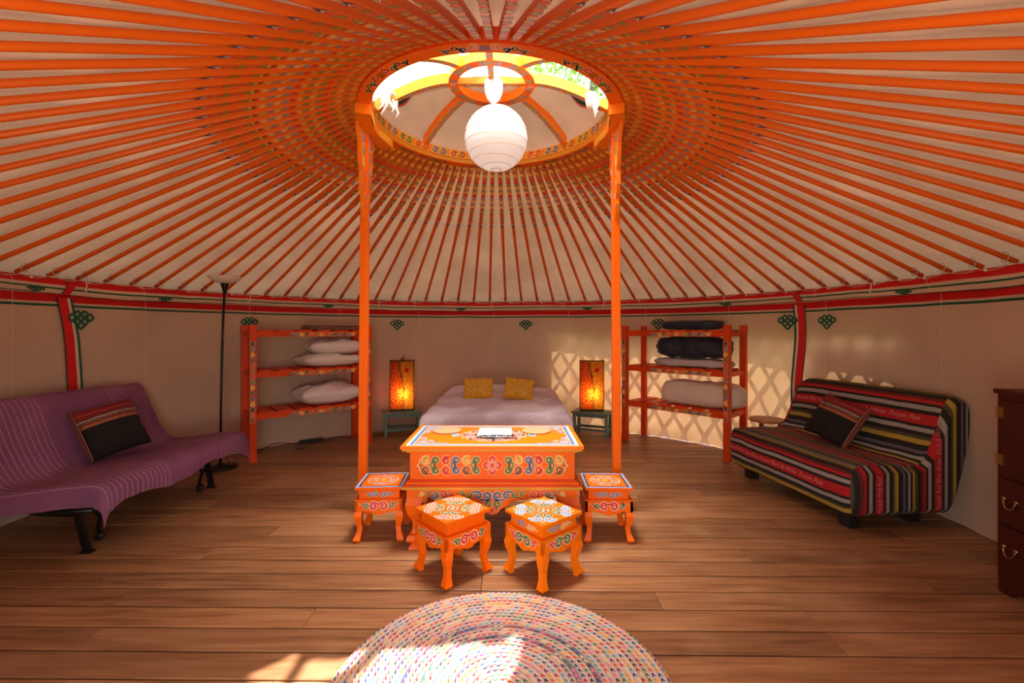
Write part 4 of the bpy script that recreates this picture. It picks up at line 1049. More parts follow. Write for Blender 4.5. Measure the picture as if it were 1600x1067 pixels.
def table_items():
    z = 0.5755
    def mat_(x, y, lab):
        m = MB(); m.lathe([(0.001, 0), (0.086, 0), (0.089, 0.003), (0.089, 0.007), (0.087, 0.009), (0.001, 0.009)], (x, y, z), 'cork', 40, False); tag(m.build('cork_mat', smooth=False), lab, 'table mat', 'cork mats on the table')
    # positions from the photograph: d = 0.626*711/(y-517)
    mat_(-0.405, 2.835, 'round cork mat on left half of the orange table'); mat_(0.150, 2.830, 'round cork mat on right half of the orange table')
    p = MB(); p.box((-0.105, 2.80, z+0.0005), (0.205, 0.25, 0.001), 'paper', 0.0)
    T = plane_T((-0.105, 2.80, z+0.001), (1, 0, 0), (0, 1, 0))
    rect2(p, T, -0.02, 0.085, 0.03, 0.095, 'ink', 0.0003)
    for k in range(6): rect2(p, T, -0.07, 0.06-0.018*k, 0.075 - 0.01*(k % 3), 0.062-0.018*k, 'ink', 0.0003)
    tag(p.build('sheet_of_paper'), 'white sheet of paper lying in the middle of the orange table', 'paper')
    w = MB()
    for cx_, r in ((-0.052, 0.042), (0.052, 0.042)):
        for q, sc in enumerate((1, 0.6)):
            w.tube([(cx_ + r*sc*math.cos(a) + 0.012*math.sin(a*2), r*sc*0.75*math.sin(a), 0.004 + 0.0035*q) for a in [2*PI*k/28 for k in range(28)]], 0.0018, 'black_metal', 6, True)
    w.tube([(0.115*math.cos(a), 0.048*math.sin(a), 0.0022) for a in [2*PI*k/40 for k in range(40)]], 0.002, 'black_metal', 6, True)
    w.tube([(-0.1, 0, 0.0075), (-0.05, 0.008, 0.009), (0, 0, 0.012), (0.05, 0.008, 0.009), (0.1, 0, 0.0075)], 0.0018, 'black_metal', 6)
    o = w.build('wire_trivet', smooth=True, loc=(-0.090, 2.665, z+0.002)); tag(o, 'flat black wire trivet of looped scrolls at the edge of the white paper', 'trivet')
table_items()

# ------------------------------------------------------------------ rug
def rug():
    mb = MB(); R = 0.585; nr = 27; nt_ = 140
    def F(a, b):
        r = R*b; th = a*2*PI; wv = 1 + 0.008*math.sin(th*3 + 1)
        z = 0.011 if b < 0.985 else 0.011*(1-b)/0.015 + 0.002
        return Vector((r*math.cos(th)*wv, r*math.sin(th)*wv, z + 0.0015*fbm(r*5*math.cos(th), r*5*math.sin(th))))
    mb.grid(nt_, 64, F, 'braided_rug', lambda a, b: (a*2*PI*max(0.03, R*b), b*nr))
    tag(mb.build('braided_rug', smooth=True, loc=(-0.04, 1.50, 0)), 'round multicoloured braided rug on the boards in the foreground', 'rug')
rug()

# ------------------------------------------------------------------ soft things
def pillow_mesh(mb, w, h, d, mt, seed=0, p=2.6, nu=44, nv=32, wr=0.05, uv=True, M=None):
    for s in (1, -1):
        def F(a, b):
            u, v = a*2-1, b*2-1
            t = (max(0, 1-abs(u)**p)*max(0, 1-abs(v)**p))**0.45
            pin = 1 - 0.07*(1-abs(u)**2)*abs(v)**6 ; pin2 = 1 - 0.07*(1-abs(v)**2)*abs(u)**6
            n = fbm(u*1.7+seed, v*1.7, seed*1.3)
            q = Vector((u*w/2*pin2, v*h/2*pin, s*(d/2*t*(1 + n*0.22)) + wr*0.6*d*n*t))
            return M @ q if M is not None else q
        mb.grid(nu, nv, F, mt, (lambda a, b: (a, b)) if uv else None)
def rolled(mb, L, W, H, mt, seed=0, amp=0.10, nu=30, nv=26, flat=0.0):
    def F(a, b):
        u = a*2-1; th = b*2*PI
        e = (max(0.0, 1-abs(u)**6.5))**0.5
        c, s = math.cos(th), math.sin(th)
        c = math.copysign(abs(c)**0.55, c); s = math.copysign(abs(s)**0.7, s)
        n = fbm(u*3.0 + seed, c*1.8, s*1.8 + seed)
        k = e*(1 + amp*n)
        z = H/2*s*k
        if z < 0: z = z*(1-flat*0.4)
        return Vector((u*L/2*(1 + 0.04*n), W/2*c*k, z + H/2*(1-flat*0.4)))
    mb.grid(nu, nv, F, mt)
def ground_fix(o, zbot):
    zs = min(v.co.z for v in o.data.vertices)
    for v in o.data.vertices: v.co.z += zbot - zs
# bed
def bed():
    t = thing('bed', 'double bed with a pale lilac duvet against the far wall', 'bed', (-0.135, 4.74, 0))
    m = MB(); m.box((0, 0, 0.10), (1.20, 1.74, 0.14), 'mattress_ticking'); m.build('base', t, bevel=0.01)
    m = MB(); m.box((0, 0, 0.29), (1.26, 1.78, 0.22), 'mattress_ticking'); m.build('mattress', t, bevel=0.04)
    d = MB(); HW, HL = 0.655, 0.87
    def F(a, b):
        u, v = a*2-1, b*2-1
        U, V = u*1.28, v*1.14
        x = HW*max(-1, min(1, U)); y = HL*max(-1, min(1, V))
        ex = max(0, abs(U)-0.93)*HW; ey = max(0, abs(V)-0.97)*HL
        z = 0.475 + 0.035*(1 - u*u)*(1-v*v*0.6) - (ex**1.1)*1.2 - (ey**1.1)*1.6
        x += math.copysign(ex*0.10 + 0.02*math.sin(v*14)*min(1, ex*6), U)
        z += 0.026*fbm(x*3.2, y*3.2, 1.0) + 0.006*fbm(x*9, y*7, 4.0) + 0.05*math.exp(-((v-0.72)**2)/0.03)*(1-u**4)
        cr = (abs(u)**6)*(abs(v)**6); x *= 1 - 0.10*cr - (0.12*max(0, v-0.5)*abs(u))
        return Vector((x, y, z))
    d.grid(60, 60, F, 'bed_duvet'); d.build('duvet', t, smooth=True)
bed()
def sun_cushion(x, y, z, rz, ry, label):
    m = MB(); w, h = 0.315, 0.235
    M = Matrix.Rotation(rz, 4, 'Z') @ Matrix.Rotation(ry, 4, 'Y') @ Matrix.Rotation(math.radians(62), 4, 'X')
    pillow_mesh(m, w, h, 0.09, 'mustard', 3, M=M, uv=False)
    def T(u, v, k):
        a, b = u/(w/2), v/(h/2); t = (max(0, 1-abs(a)**2.6)*max(0, 1-abs(b)**2.6))**0.45
        n = fbm(a*1.7+3, b*1.7, 3.9)
        return M @ Vector((u, v, 0.045*t*(1+n*0.22) + 0.03*0.09*n*t + 0.002 + k))
    ribbon(m, T, [(0.055*math.cos(PI*k/16), -0.085 + 0.062*math.sin(PI*k/16)) for k in range(17)], 0.004, 'mustard_line', 0, False)
    for k in range(9):
        a = PI*(k+0.5)/9; c_, s_ = math.cos(a), math.sin(a)
        r1 = min(0.135/abs(c_) if abs(c_) > 1e-3 else 9, 0.19/abs(s_))
        pts = [(lerp(0.060, r1, q/6)*c_, -0.085 + lerp(0.068, r1, q/6)*s_) for q in range(7)]
        pts = [p for p in pts if abs(p[1]) < h/2-0.012 and abs(p[0]) < w/2-0.012]
        if len(pts) > 1: ribbon(m, T, pts, 0.003, 'mustard_line', 0, False)
    o = m.build('sun_cushion', smooth=True, loc=(x, y, z)); tag(o, label, 'cushion', 'sun cushions on the bed')
sun_cushion(-0.345, 4.68, 0.605, math.radians(4), math.radians(0), 'mustard yellow cushion with half sun print, left one on the bed')
sun_cushion(0.070, 4.66, 0.605, math.radians(-8), math.radians(5), 'mustard yellow cushion with half sun print, right one on the bed, slightly tilted')

# ------------------------------------------------------------------ bedside tables and lamps
def bedside(loc, rz, label):
    t = thing('bedside_table', label, 'bedside table', loc, rz, 'low teal tables beside the bed')
    w, d, h = 0.44, 0.26, 0.275
    m = MB(); m.box((0, 0, h-0.011), (w, d, 0.022), 'teal_wood'); m.build('top', t, bevel=0.003)
    for sx in (-1, 1):
        for sy in (-1, 1):
            l = MB(); l.box((sx*(w/2-0.035), sy*(d/2-0.03), (h-0.022)/2), (0.032, 0.032, h-0.022), 'teal_wood'); l.build('leg', t, bevel=0.002)
    for sy in (-1, 1):
        r = MB(); r.box((0, sy*(d/2-0.03), 0.075), (w-0.10, 0.018, 0.028), 'teal_wood'); r.build('stretcher', t)
        r = MB(); r.box((0, sy*(d/2-0.03), h-0.042), (w-0.10, 0.016, 0.036), 'teal_wood'); r.build('rail', t)
    for sx in (-1, 1):
        r = MB(); r.box((sx*(w/2-0.035), 0, 0.075), (0.018, d-0.09, 0.028), 'teal_wood'); r.build('stretcher', t)
bedside((-1.277, 5.285, 0), math.radians(17), 'low weathered teal table to left of the bed under a glowing lamp')
bedside((0.93, 5.27, 0), math.radians(-24), 'low weathered teal table to right of the bed under a glowing lamp')
def table_lamp(loc, rz, label, twig, energy):
    t = thing('table_lamp', label, 'table lamp', loc, rz, 'amber table lamps')
    w, d, h = 0.265, 0.15, 0.55; z0 = 0.025
    def split(v): return 0.02*math.sin(v*9 - 0.6) + 0.03*(v/h - 0.4) * (-1)
    s = MB(); n = 24
    for sy in (-1, 1):
        for i in range(n):
            a, b = z0 + h*i/n, z0 + h*(i+1)/n
            xa, xb = split(a), split(b); y = sy*d/2
            s.add([(-w/2, y, a), (xa, y, a), (xb, y, b), (-w/2, y, b)], [(0, 1, 2, 3)], 'shade_red')
            s.add([(xa, y, a), (w/2, y, a), (w/2, y, b), (xb, y, b)], [(0, 1, 2, 3)], 'shade_amber')
    for sx, mt in ((-1, 'shade_red'), (1, 'shade_amber')):
        s.add([(sx*w/2, -d/2, z0), (sx*w/2, d/2, z0), (sx*w/2, d/2, z0+h), (sx*w/2, -d/2, z0+h)], [(0, 1, 2, 3)], mt)
    T = plane_T((0, -d/2, 0), (1, 0, 0), (0, 0, 1))
    disc2(s, T, 0.055, z0+h*0.82, 0.026, 0.026, 'red_cloth', 0.001, 20)
    ribbon(s, T, [(-0.07 + 0.028*math.cos(2*PI*k/20), z0+h*0.18 + 0.03*math.sin(2*PI*k/20)) for k in range(21)], 0.005, 'gold_line', 0.001, False)
    s.build('lamp_shade', t)
    f = MB()
    for sx in (-1, 1):
        for sy in (-1, 1): f.tube([(sx*w/2, sy*d/2, 0), (sx*w/2, sy*d/2, z0+h+0.012)], 0.004, 'twig', 6)
    for z in (z0, z0+h):
        for a, b in (((-w/2, -d/2), (w/2, -d/2)), ((w/2, -d/2), (w/2, d/2)), ((w/2, d/2), (-w/2, d/2)), ((-w/2, d/2), (-w/2, -d/2))): f.tube([(*a, z), (*b, z)], 0.0035, 'twig', 6)
    f.box((0, 0, 0.012), (w-0.01, d-0.01, 0.012), 'twig')
    f.build('frame', t)
    for sy in (-1,):
        v = MB(); v.tube([(split(z0 + h*i/20) + 0.004*math.sin(i), -d/2-0.004, z0 + h*i/20) for i in range(21)], 0.005, 'twig', 6)
        v.tube([(split(z0 + h*i/20)+0.014 + 0.004*math.sin(i*1.3), -d/2-0.003, z0 + h*i/20) for i in range(21)], 0.003, 'twig', 6)
        if twig:
            for (dx, hh) in ((0.01, 0.055), (0.03, 0.075), (-0.01, 0.04)): v.tube([(0.0, -d/2-0.004, z0+h-0.01), (dx*0.6, -d/2-0.004, z0+h+hh*0.5), (dx, -d/2, z0+h+hh)], [0.006, 0.005, 0.003], 'twig', 6)
        v.build('twig', t, smooth=True)
    b = MB(); b.lathe([(0.001, 0.10), (0.012, 0.10), (0.012, 0.13), (0.022, 0.16), (0.024, 0.18), (0.012, 0.20), (0.001, 0.205)], (0, 0, 0), 'lamp_bulb_glass', 14, False); b.build('bulb', t, smooth=True)
    R = Matrix.Rotation(rz, 3, 'Z'); p = Vector(loc) + R @ Vector((0.0, -0.02, 0.19))
    l = lamp('lamp_light', 'POINT', energy, (1, 0.62, 0.22), p, shadow_soft_size=0.03)
    l.parent = None
    b_ = bpy.data.objects
table_lamp((-1.277, 5.30, 0.2755), math.radians(10), 'glowing red and amber box lamp with twig ends on top, on left bedside table', True, 2.6)
table_lamp((0.925, 5.29, 0.2755), math.radians(-6), 'glowing red and amber box lamp, without twig ends, on right bedside table', False, 2.6)

# ------------------------------------------------------------------ shelf racks
def rack(loc, rz, label, L=1.09, D=0.39, pattern_posts=(0,)):
    t = thing('shelf_rack', label, 'shelf', loc, rz)
    H = 1.255; w = 0.058
    xs = (0, L); ys = (0, D)
    for yi, y in enumerate(ys):
        for xi, x in enumerate(xs):
            m = MB(); m.box((x, y, H/2), (w, w*0.9, H), 'red_orange')
            if yi == 0:
                T = plane_T((x, -w*0.45, 0), (1, 0, 0), (0, 0, 1)); cs = ['black_line', 'blue_line', 'gold_line', 'black_line', 'red_line', 'brown_line', 'red_line', 'green_line', 'gold_line']
                for k in range(15):
                    z = 1.08 - 0.050*k; s = 1 if k % 2 else -1
                    curl(m, T, 0.0, z, 0.020, PI/2*s, s, cs[k % 9], 0.010, 'cream_line', 0.0012, 1.2, (s*0.012, z+0.028), 12)
            m.build('post', t)
    for z in (1.17, 0.795, 0.41):
        for yi, y in enumerate(ys):
            m = MB(); m.box((L/2, y, z), (L - w, 0.030, 0.050), 'red_orange')
            if yi == 0:
                T = plane_T((L/2 + 0.08, -0.015, z), (1, 0, 0), (0, 0, 1)); cs = ['black_line', 'blue_line', 'gold_line', 'black_line', 'red_line', 'brown_line', 'gold_line', 'red_line', 'green_line', 'black_line', 'blue_line']
                rect2(m, T, -0.30, -0.020, 0.30, 0.020, 'orange_paint', 0.0005)
                for k in range(14):
                    u = -0.30 + 0.046*k; s = 1 if k % 2 else -1
                    curl(m, T, u, 0.002*s, 0.0185, PI*(k % 2), s, cs[k % 11], 0.009, 'cream_line', 0.0012, 1.2, (u+0.026, 0.012*s), 12)
            m.build('rail', t)
        for x in xs:
            m = MB(); m.box((x, D/2, z), (0.030, D - w*0.9, 0.046), 'red_orange'); m.build('side_rail', t)
        for k in range(6):
            x = 0.11 + (L-0.22)*k/5
            m = MB(); m.box((x, D/2, z+0.032), (0.125, D-0.0, 0.013), 'red_orange' ); m.build('slat', t)
    return t
RL = (Vector((-2.37, 4.16, 0)), math.radians(40)); RR_ = (Vector((1.245, 5.0, 0)), math.radians(-47))
rack(RL[0], RL[1], 'red-orange painted shelf rack at left holding white pillows')
rack(RR_[0], RR_[1], 'red-orange painted shelf rack at right holding dark and cream quilts')
def on_rack(base, u, v, z): 
    R = Matrix.Rotation(base[1], 3, 'Z'); return base[0] + R @ Vector((u, v, 0)) + Vector((0, 0, z))
SH = {0: 1.2095, 1: 0.8345, 2: 0.4495}
def put(mb, name, base, u, v, z, rz, label, cat, group=None):
    o = mb.build(name, smooth=True); ground_fix(o, 0); o.location = on_rack(base, u, v, z); o.rotation_euler = (0, 0, base[1] + rz); tag(o, label, cat, group); return o
m = MB(); pillow_mesh(m, 0.62, 0.40, 0.13, 'pillow_cotton', 1, wr=0.25, uv=False); put(m, 'pillow', RL, 0.74, 0.19, SH[1], 0.05, 'white pillow at bottom of the pair on middle shelf of the left rack', 'pillow', 'white pillows on the left rack')
m = MB(); pillow_mesh(m, 0.56, 0.36, 0.15, 'pillow_cotton', 4, wr=0.25, uv=False); put(m, 'pillow', RL, 0.80, 0.18, SH[1]+0.125, -0.1, 'white pillow lying on top of the pair on middle shelf of the left rack', 'pillow', 'white pillows on the left rack')
m = MB(); pillow_mesh(m, 0.62, 0.40, 0.20, 'pillow_cotton', 7, wr=0.25, uv=False); put(m, 'pillow', RL, 0.72, 0.18, SH[2], 0.04, 'white pillow alone on lowest shelf of the left rack', 'pillow', 'white pillows on the left rack')
def folded(L, W, n, th, mt, seed):
    mb = MB()
    for k in range(n):
        z = th*k
        pts = []
        def F(a, b):
            u = a*2-1; tt = b*2*PI; c, s = math.cos(tt), math.sin(tt)
            c = math.copysign(abs(c)**0.35, c); s = math.copysign(abs(s)**0.7, s)
            return Vector((L/2*u*(1-0.01*k) + 0.006*fbm(k, u), W/2*c*(1 - 0.02*k), z + th/2 + th*0.52*s*(1 if abs(u) < 0.97 else 0.5) + 0.004*fbm(u*2, c, seed+k)))
        mb.grid(16, 20, F, mt)
        mb.add([F(0, j/20) for j in range(20)], [tuple(range(20))], mt); mb.add([F(1, j/20) for j in range(20)], [tuple(range(20))], mt)
    return mb
put(folded(0.58, 0.30, 3, 0.016, 'brown_blanket', 1), 'folded_blanket', RL, 0.78, 0.19, SH[0], 0, 'brown blanket folded flat on top of the left rack', 'blanket')
m = MB(); rolled(m, 0.62, 0.30, 0.11, 'navy_quilt', 2, 0.12, flat=0.6); put(m, 'folded_cover', RR_, 0.67, 0.19, SH[0], 0.02, 'dark navy cover folded on top of the right rack', 'bed cover')
m = MB(); rolled(m, 0.80, 0.34, 0.10, 'grey_quilt', 5, 0.16, flat=0.7); put(m, 'folded_quilt', RR_, 0.68, 0.19, SH[1], 0.0, 'greyish folded quilt under the navy one on middle shelf of the right rack', 'quilt')
m = MB(); rolled(m, 0.76, 0.33, 0.24, 'navy_quilt', 8, 0.18, flat=0.6); put(m, 'folded_quilt', RR_, 0.68, 0.19, SH[1]+0.088, 0.0, 'bulky dark navy quilt on middle shelf of the right rack', 'quilt')
m = MB(); rolled(m, 0.84, 0.31, 0.27, 'cream_quilt', 11, 0.12, flat=0.5); put(m, 'rolled_quilt', RR_, 0.77, 0.195, SH[2], 0.0, 'thick cream rolled quilt on lowest shelf of the right rack', 'quilt')

# ------------------------------------------------------------------ woven cushions
def woven_cushion(loc, rot, w, h, label, edge):
    t = thing('woven_cushion', label, 'cushion', loc); t.rotation_euler = rot
    m = MB(); pillow_mesh(m, w, h, 0.13, 'woven_cushion', 2, p=3.5, wr=0.15); m.build('cover', t, smooth=True)
    e = MB()
    def F(a, b):
        s = a*2-1; q = lerp(-h/2, h/2, b)
        return Vector((edge*(w/2 - 0.004 + 0.012*math.cos(s*PI/2)) , q*0.99, s*0.030*math.sin(PI*min(1, max(0.0, b*0.92+0.04)))**0.4))
    e.grid(6, 20, F, 'woven_edging', lambda a, b: (a, b)); e.build('braided_edge', t, smooth=True)
    return t

# ------------------------------------------------------------------ sofa with purple throw (left)
def sofa_left():
    # local frame: y along the sofa (away from the viewer), x from the front edge (0) to the wall (negative)
    ox, oy = -2.10, 2.35; Ls = 1.20
    t = thing('sofa', 'sofa bed draped in a striped purple throw on black legs, by the left wall', 'sofa', (ox, oy, 0))
    prof = [(0.030, 0.285), (0.035, 0.33), (0.020, 0.385), (-0.04, 0.415), (-0.20, 0.405), (-0.40, 0.375), (-0.53, 0.365), (-0.60, 0.40), (-0.66, 0.50), (-0.72, 0.63), (-0.77, 0.755), (-0.81, 0.80), (-0.86, 0.80), (-0.90, 0.74), (-0.92, 0.60), (-0.93, 0.45)]
    def smooth_prof(prof, n=60):
        P = [Vector((a, b)) for a, b in prof]; L = [0]
        for i in range(1, len(P)): L.append(L[-1] + (P[i]-P[i-1]).length)
        out = []
        for k in range(n+1):
            s = L[-1]*k/n; i = max(j for j in range(len(L)) if L[j] <= s + 1e-9); i = min(i, len(P)-2)
            tt = (s-L[i])/(L[i+1]-L[i]); p0 = P[max(0, i-1)]; p1 = P[i]; p2 = P[i+1]; p3 = P[min(len(P)-1, i+2)]
            q = 0.5*((2*p1) + (p2-p0)*tt + (2*p0-5*p1+4*p2-p3)*tt*tt + (3*p1-p0-3*p2+p3)*tt**3)
            out.append(q)
        return out, L[-1]
    SP, PL = smooth_prof(prof)
    m = MB(); nu = 110
    def F(a, b):
        U = lerp(-0.16, Ls + 0.13, a); i = b*60; k = min(59, int(i)); p = SP[k].lerp(SP[k+1], i-k)
        uc = max(0, min(Ls, U)); e = abs(U - uc)
        y = uc + math.copysign(1 - math.exp(-e*9), U - uc)*0.055 if e > 0 else uc
        if e > 0: y = uc + (1 if U > uc else -1)*(1 - math.exp(-e*16))*0.05
        z = p.y - max(0, e - 0.015)*(0.75 if U < 0 else 1.0)
        x = p.x
        if b < 0.06: z += 0.018*math.sin(U*8 + 1) + 0.014*fbm(U*6, 2.0) - (0.045*math.exp(-((U+0.05)/0.09)**2)) - 0.05*math.exp(-((U-Ls-0.03)/0.10)**2)
        z += 0.008*fbm(U*3, p.x*4, 3.0) + 0.004*math.sin(U*22)*max(0, 1-abs(b-0.45)*4)
        x += 0.006*fbm(U*4, z*5, 8.0)
        # throw sags below the backrest ends
        if b > 0.5: z -= 0.02*(max(0, U-0.9)/0.4)
        return Vector((x, y, max(0.16, z)))
    m.grid(nu, 60, F, 'purple_throw', lambda a, b: (lerp(-0.16, Ls+0.13, a), b*PL)); m.build('throw', t, smooth=True)
    c = MB(); ins = [(x*0.985-0.012, z-0.018) for x, z in prof[2:13]]
    poly = ins + [(-0.84, 0.60), (-0.70, 0.38), (-0.62, 0.29), (-0.03, 0.31)]
    c.prism([(x, z) for x, z in poly], lambda u, v, w: Vector((u, 0.02 + w, v)), Ls-0.04, 'black_plastic'); c.build('mattress', t)
    f = MB()
    for x in (-0.06, -0.55): f.tube([(x, 0.0, 0.275), (x, Ls, 0.275)], 0.014, 'black_metal', 8)
    for y in (0.0, 0.08, Ls-0.1, Ls): f.tube([(-0.06, y, 0.275), (-0.30, y, 0.262), (-0.62, y, 0.275)], 0.013, 'black_metal', 8)
    f.tube([(-0.10, 0.02, 0.275), (-0.2, 0.02, 0.24), (-0.36, 0.04, 0.235), (-0.55, 0.03, 0.27)], 0.010, 'black_metal', 8)
    for k in range(7): f.tube([(-0.06, 0.15+0.15*k, 0.280), (-0.55, 0.15+0.15*k, 0.280)], 0.006, 'black_metal', 6)
    f.build('frame', t, smooth=True)
    for (x, y, fx, fy) in ((-0.20, 0.05, -0.20, 0.115), (-0.25, Ls-0.06, -0.205, Ls-0.06), (-0.72, 0.05, -0.74, 0.10), (-0.70, Ls-0.06, -0.72, Ls-0.06)):
        l = MB(); l.loft([[Vector((lerp(x, fx, q) + a*0.018, lerp(y, fy, q) + b*0.010, lerp(0.275, 0.006, q))) for a, b in ((-1, -1), (1, -1), (1, 1), (-1, 1))] for q in (0, 0.12, 0.9, 1)], 'black_metal')
        l.box((fx, fy, 0.006), (0.058, 0.034, 0.012), 'black_metal'); l.build('leg', t)
    for (x, y) in ((-0.27, 0.265), (-0.24, Ls-0.14)):
        w = MB(); w.tube([(x+0.06, y-0.14, 0.27), (x+0.06, y-0.06, 0.16), (x+0.01, y-0.02, 0.07), (x, y, 0.035)], 0.012, 'black_metal', 8)
        w.tube([(x-0.012, y, 0.026), (x+0.012, y, 0.026)], 0.026, 'black_plastic', 16); w.tube([(x-0.016, y, 0.026), (x+0.016, y, 0.026)], 0.008, 'chrome', 10)
        w.build('castor', t, smooth=False)
    # cushion leaning on the backrest
    woven_cushion((ox-0.545, oy+0.66, 0.555), (math.radians(62), math.radians(-9), math.radians(68)), 0.34, 0.35, 'dark cushion with red woven top band leaning on the purple throw', -1)
sofa_left()

# ------------------------------------------------------------------ striped sofa (right)
def text_mesh(body, size):
    cu = bpy.data.curves.new('lettering', 'FONT'); cu.body = body; cu.size = size; cu.shear = 0.35; cu.resolution_u = 2
    o = bpy.data.objects.new('lettering', cu); COL.objects.link(o)
    bpy.context.view_layer.update(); dg = bpy.context.evaluated_depsgraph_get()
    me = o.evaluated_get(dg).to_mesh(); vs = [(v.co.x, v.co.y) for v in me.vertices]; fs = [tuple(p.vertices) for p in me.polygons]
    o.evaluated_get(dg).to_mesh_clear(); bpy.data.objects.remove(o); bpy.data.curves.remove(cu)
    return vs, fs
mat('lettering_pink', (0.62, 0.22, 0.22), 0.9)
def sofa_right():
    A = Vector((1.83, 3.83, 0)); Bv = Vector((1.99, 2.69, 0)); Ls = (Bv-A).length
    d = (Bv-A).normalized(); rz = math.atan2(d.y, d.x)
    # local x: along the sofa from far to near, local y: towards the wall
    t = thing('sofa', 'sofa bed in a multicoloured striped stretch cover, by the right wall', 'sofa', A, rz)
    prof = [(0.05, 0.090), (0.015, 0.10), (0.0, 0.13), (-0.01, 0.24), (0.0, 0.34), (0.02, 0.385), (0.07, 0.405), (0.22, 0.405), (0.38, 0.39), (0.47, 0.395), (0.52, 0.44), (0.57, 0.55), (0.62, 0.68), (0.655, 0.76), (0.70, 0.80), (0.76, 0.80), (0.80, 0.75), (0.815, 0.62), (0.80, 0.40), (0.75, 0.20), (0.70, 0.10), (0.64, 0.09)]
    P = [Vector(p) for p in prof]; n = len(P)
    Ln = [0]
    for i in range(1, n): Ln.append(Ln[-1] + (P[i]-P[i-1]).length)
    def at(s):
        s = max(0, min(Ln[-1], s)); i = min(max(j for j in range(n) if Ln[j] <= s+1e-9), n-2); tt = (s-Ln[i])/(Ln[i+1]-Ln[i])
        p0 = P[max(0, i-1)]; p1 = P[i]; p2 = P[i+1]; p3 = P[min(n-1, i+2)]
        return 0.5*((2*p1) + (p2-p0)*tt + (2*p0-5*p1+4*p2-p3)*tt*tt + (3*p1-p0-3*p2+p3)*tt**3)
    # stripe coordinate: one full stripe set on the front face (read upwards), one on the seat, one and a bit on the back
    sF = Ln[5]; sS = Ln[9]; sB = Ln[14]
    def vcoord(s):
        if s < sF: return 0.86 - 0.86*(s/sF)**1.0 * 0.97
        if s < sS: return 0.02 - (s-sF)/(sS-sF)*2.0
        return -0.98 - 1.0 + (1 - (s-sS)/(sB-sS))*0.98 - 0.0 if s < sB else -1.98 - (s-sB)/(Ln[-1]-sB)*1.3
    m = MB(); nu = 70; nv = 150
    def F(a, b):
        s = Ln[-1]*b; p = at(s); U = Ls*a
        # cover stretches and rounds off towards its ends
        e = max(0, 1 - min(U, Ls-U)/0.05); cen = Vector((0.36 if p.y < 0.42 else 0.66, 0.25 if p.y < 0.42 else 0.6))
        q = p.lerp(cen, 0.05*e*e)
        # far end of the backrest slopes down a little
        if p.y > 0.4: q = Vector((q.x, q.y - 0.015*max(0, 1-U/0.35)**2))
        return Vector((U, q.x + 0.005*fbm(U*4, s*4), q.y + 0.006*fbm(U*4, s*4, 4)))
    m.grid(nu, nv, F, 'striped_cover', lambda a, b: (a, vcoord(Ln[-1]*b) + 4))
    # bulging end caps with upright stripes
    med = [Vector(q) for q in ((0.16, 0.25), (0.50, 0.25), (0.60, 0.42), (0.735, 0.68))]
    def near_med(p):
        best = None
        for i in range(len(med)-1):
            a_, b_ = med[i], med[i+1]; dd = b_-a_; tt = max(0, min(1, (p-a_).dot(dd)/dd.dot(dd))); q = a_ + dd*tt
            if best is None or (q-p).length < (best-p).length: best = q
        return best
    for end in (1, 0):
        rows = 10; sg = 1 if end else -1
        ring0 = [F(end, j/nv) for j in range(nv+1)] + [F(end, 1).lerp(F(end, 0), q/12) for q in range(1, 13)]
        W_ = len(ring0); vs = []; uvs = []
        tg = [near_med(Vector((p.y, p.z))) for p in ring0]
        for _ in range(40): tg = [(tg[(k-1) % W_] + tg[k] + tg[(k+1) % W_])/3 for k in range(W_)]
        for k in range(rows+1):
            f = k/rows
            for j, p in enumerate(ring0):
                q = Vector((p.x + sg*0.045*math.sin(f*PI/2), lerp(p.y, tg[j].x, f*0.30), lerp(p.z, tg[j].y, f*0.30)))
                vs.append(q); uvs.append((q.z, 0.40 + (q.y-0.16)*2.5 + 4))
        fs = [(k*W_+j, k*W_+j+1, (k+1)*W_+j+1, (k+1)*W_+j) for k in range(rows) for j in range(W_-1)]
        fs.append(tuple(rows*W_ + j for j in range(W_-1)))
        m.add(vs, fs, 'striped_cover', uvs)
    # words on the red stripes
    words = 'Purple Pink Red Blue Green Black & White  '
    def lay(body, size, mapf):
        vs, fs = text_mesh(body, size); m.add([mapf(x, y) for x, y in vs], fs, 'lettering_pink')
    def surf(U, s, off=0.004):
        p = at(s); q = at(s+0.004); tt = (q-p).normalized(); nrm = Vector((-tt.y, tt.x))
        p2 = F(max(0.0, min(1, U/Ls)), max(0.0, min(1, s/Ln[-1])))
        return Vector((p2.x, p2.y + nrm.x*off, p2.z + nrm.y*off))
    # red band centre on the front: v = 0.40 -> s
    s_red_f = sF*(0.86-0.40)/(0.86*0.97); vB = 0.40
    s_red_b = sS + (sB-sS)*(1 - (0.40 - 0.02)/0.98)
    lay(words + 'Purple Pink', 0.043, lambda x, y: surf(0.02 + x*0.98, s_red_f - 0.012 + y))
    lay(words + 'Purple Pink', 0.046, lambda x, y: surf(0.03 + x*0.98, s_red_b - 0.014 + y))
    lay('Purple Pink Red', 0.046, lambda x, y: Vector((Ls + 0.0465, 0.174 - y, 0.125 + x*0.72)))
    lay('Purple Red Blue Green Black & White', 0.050, lambda x, y: Vector((Ls + 0.0465, 0.576 - y, 0.125 + x*0.68)))
    m.build('striped_cover', t, smooth=True)
    for (x, y) in ((0.12, 0.12), (Ls-0.10, 0.10), (0.12, 0.55), (Ls-0.12, 0.55)):
        l = MB(); l.box((x, y, 0.045), (0.09, 0.08, 0.09), 'black_plastic', taper=0.15); l.build('leg', t, bevel=0.004)
    # cushion
    R = Matrix.Rotation(rz, 3, 'Z'); p = A + R @ Vector((0.60, 0.435, 0.555))
    woven_cushion(p, (math.radians(60), math.radians(10), rz + math.radians(-1)), 0.36, 0.33, 'dark cushion with red woven top band leaning on the striped sofa', 1)
sofa_right()
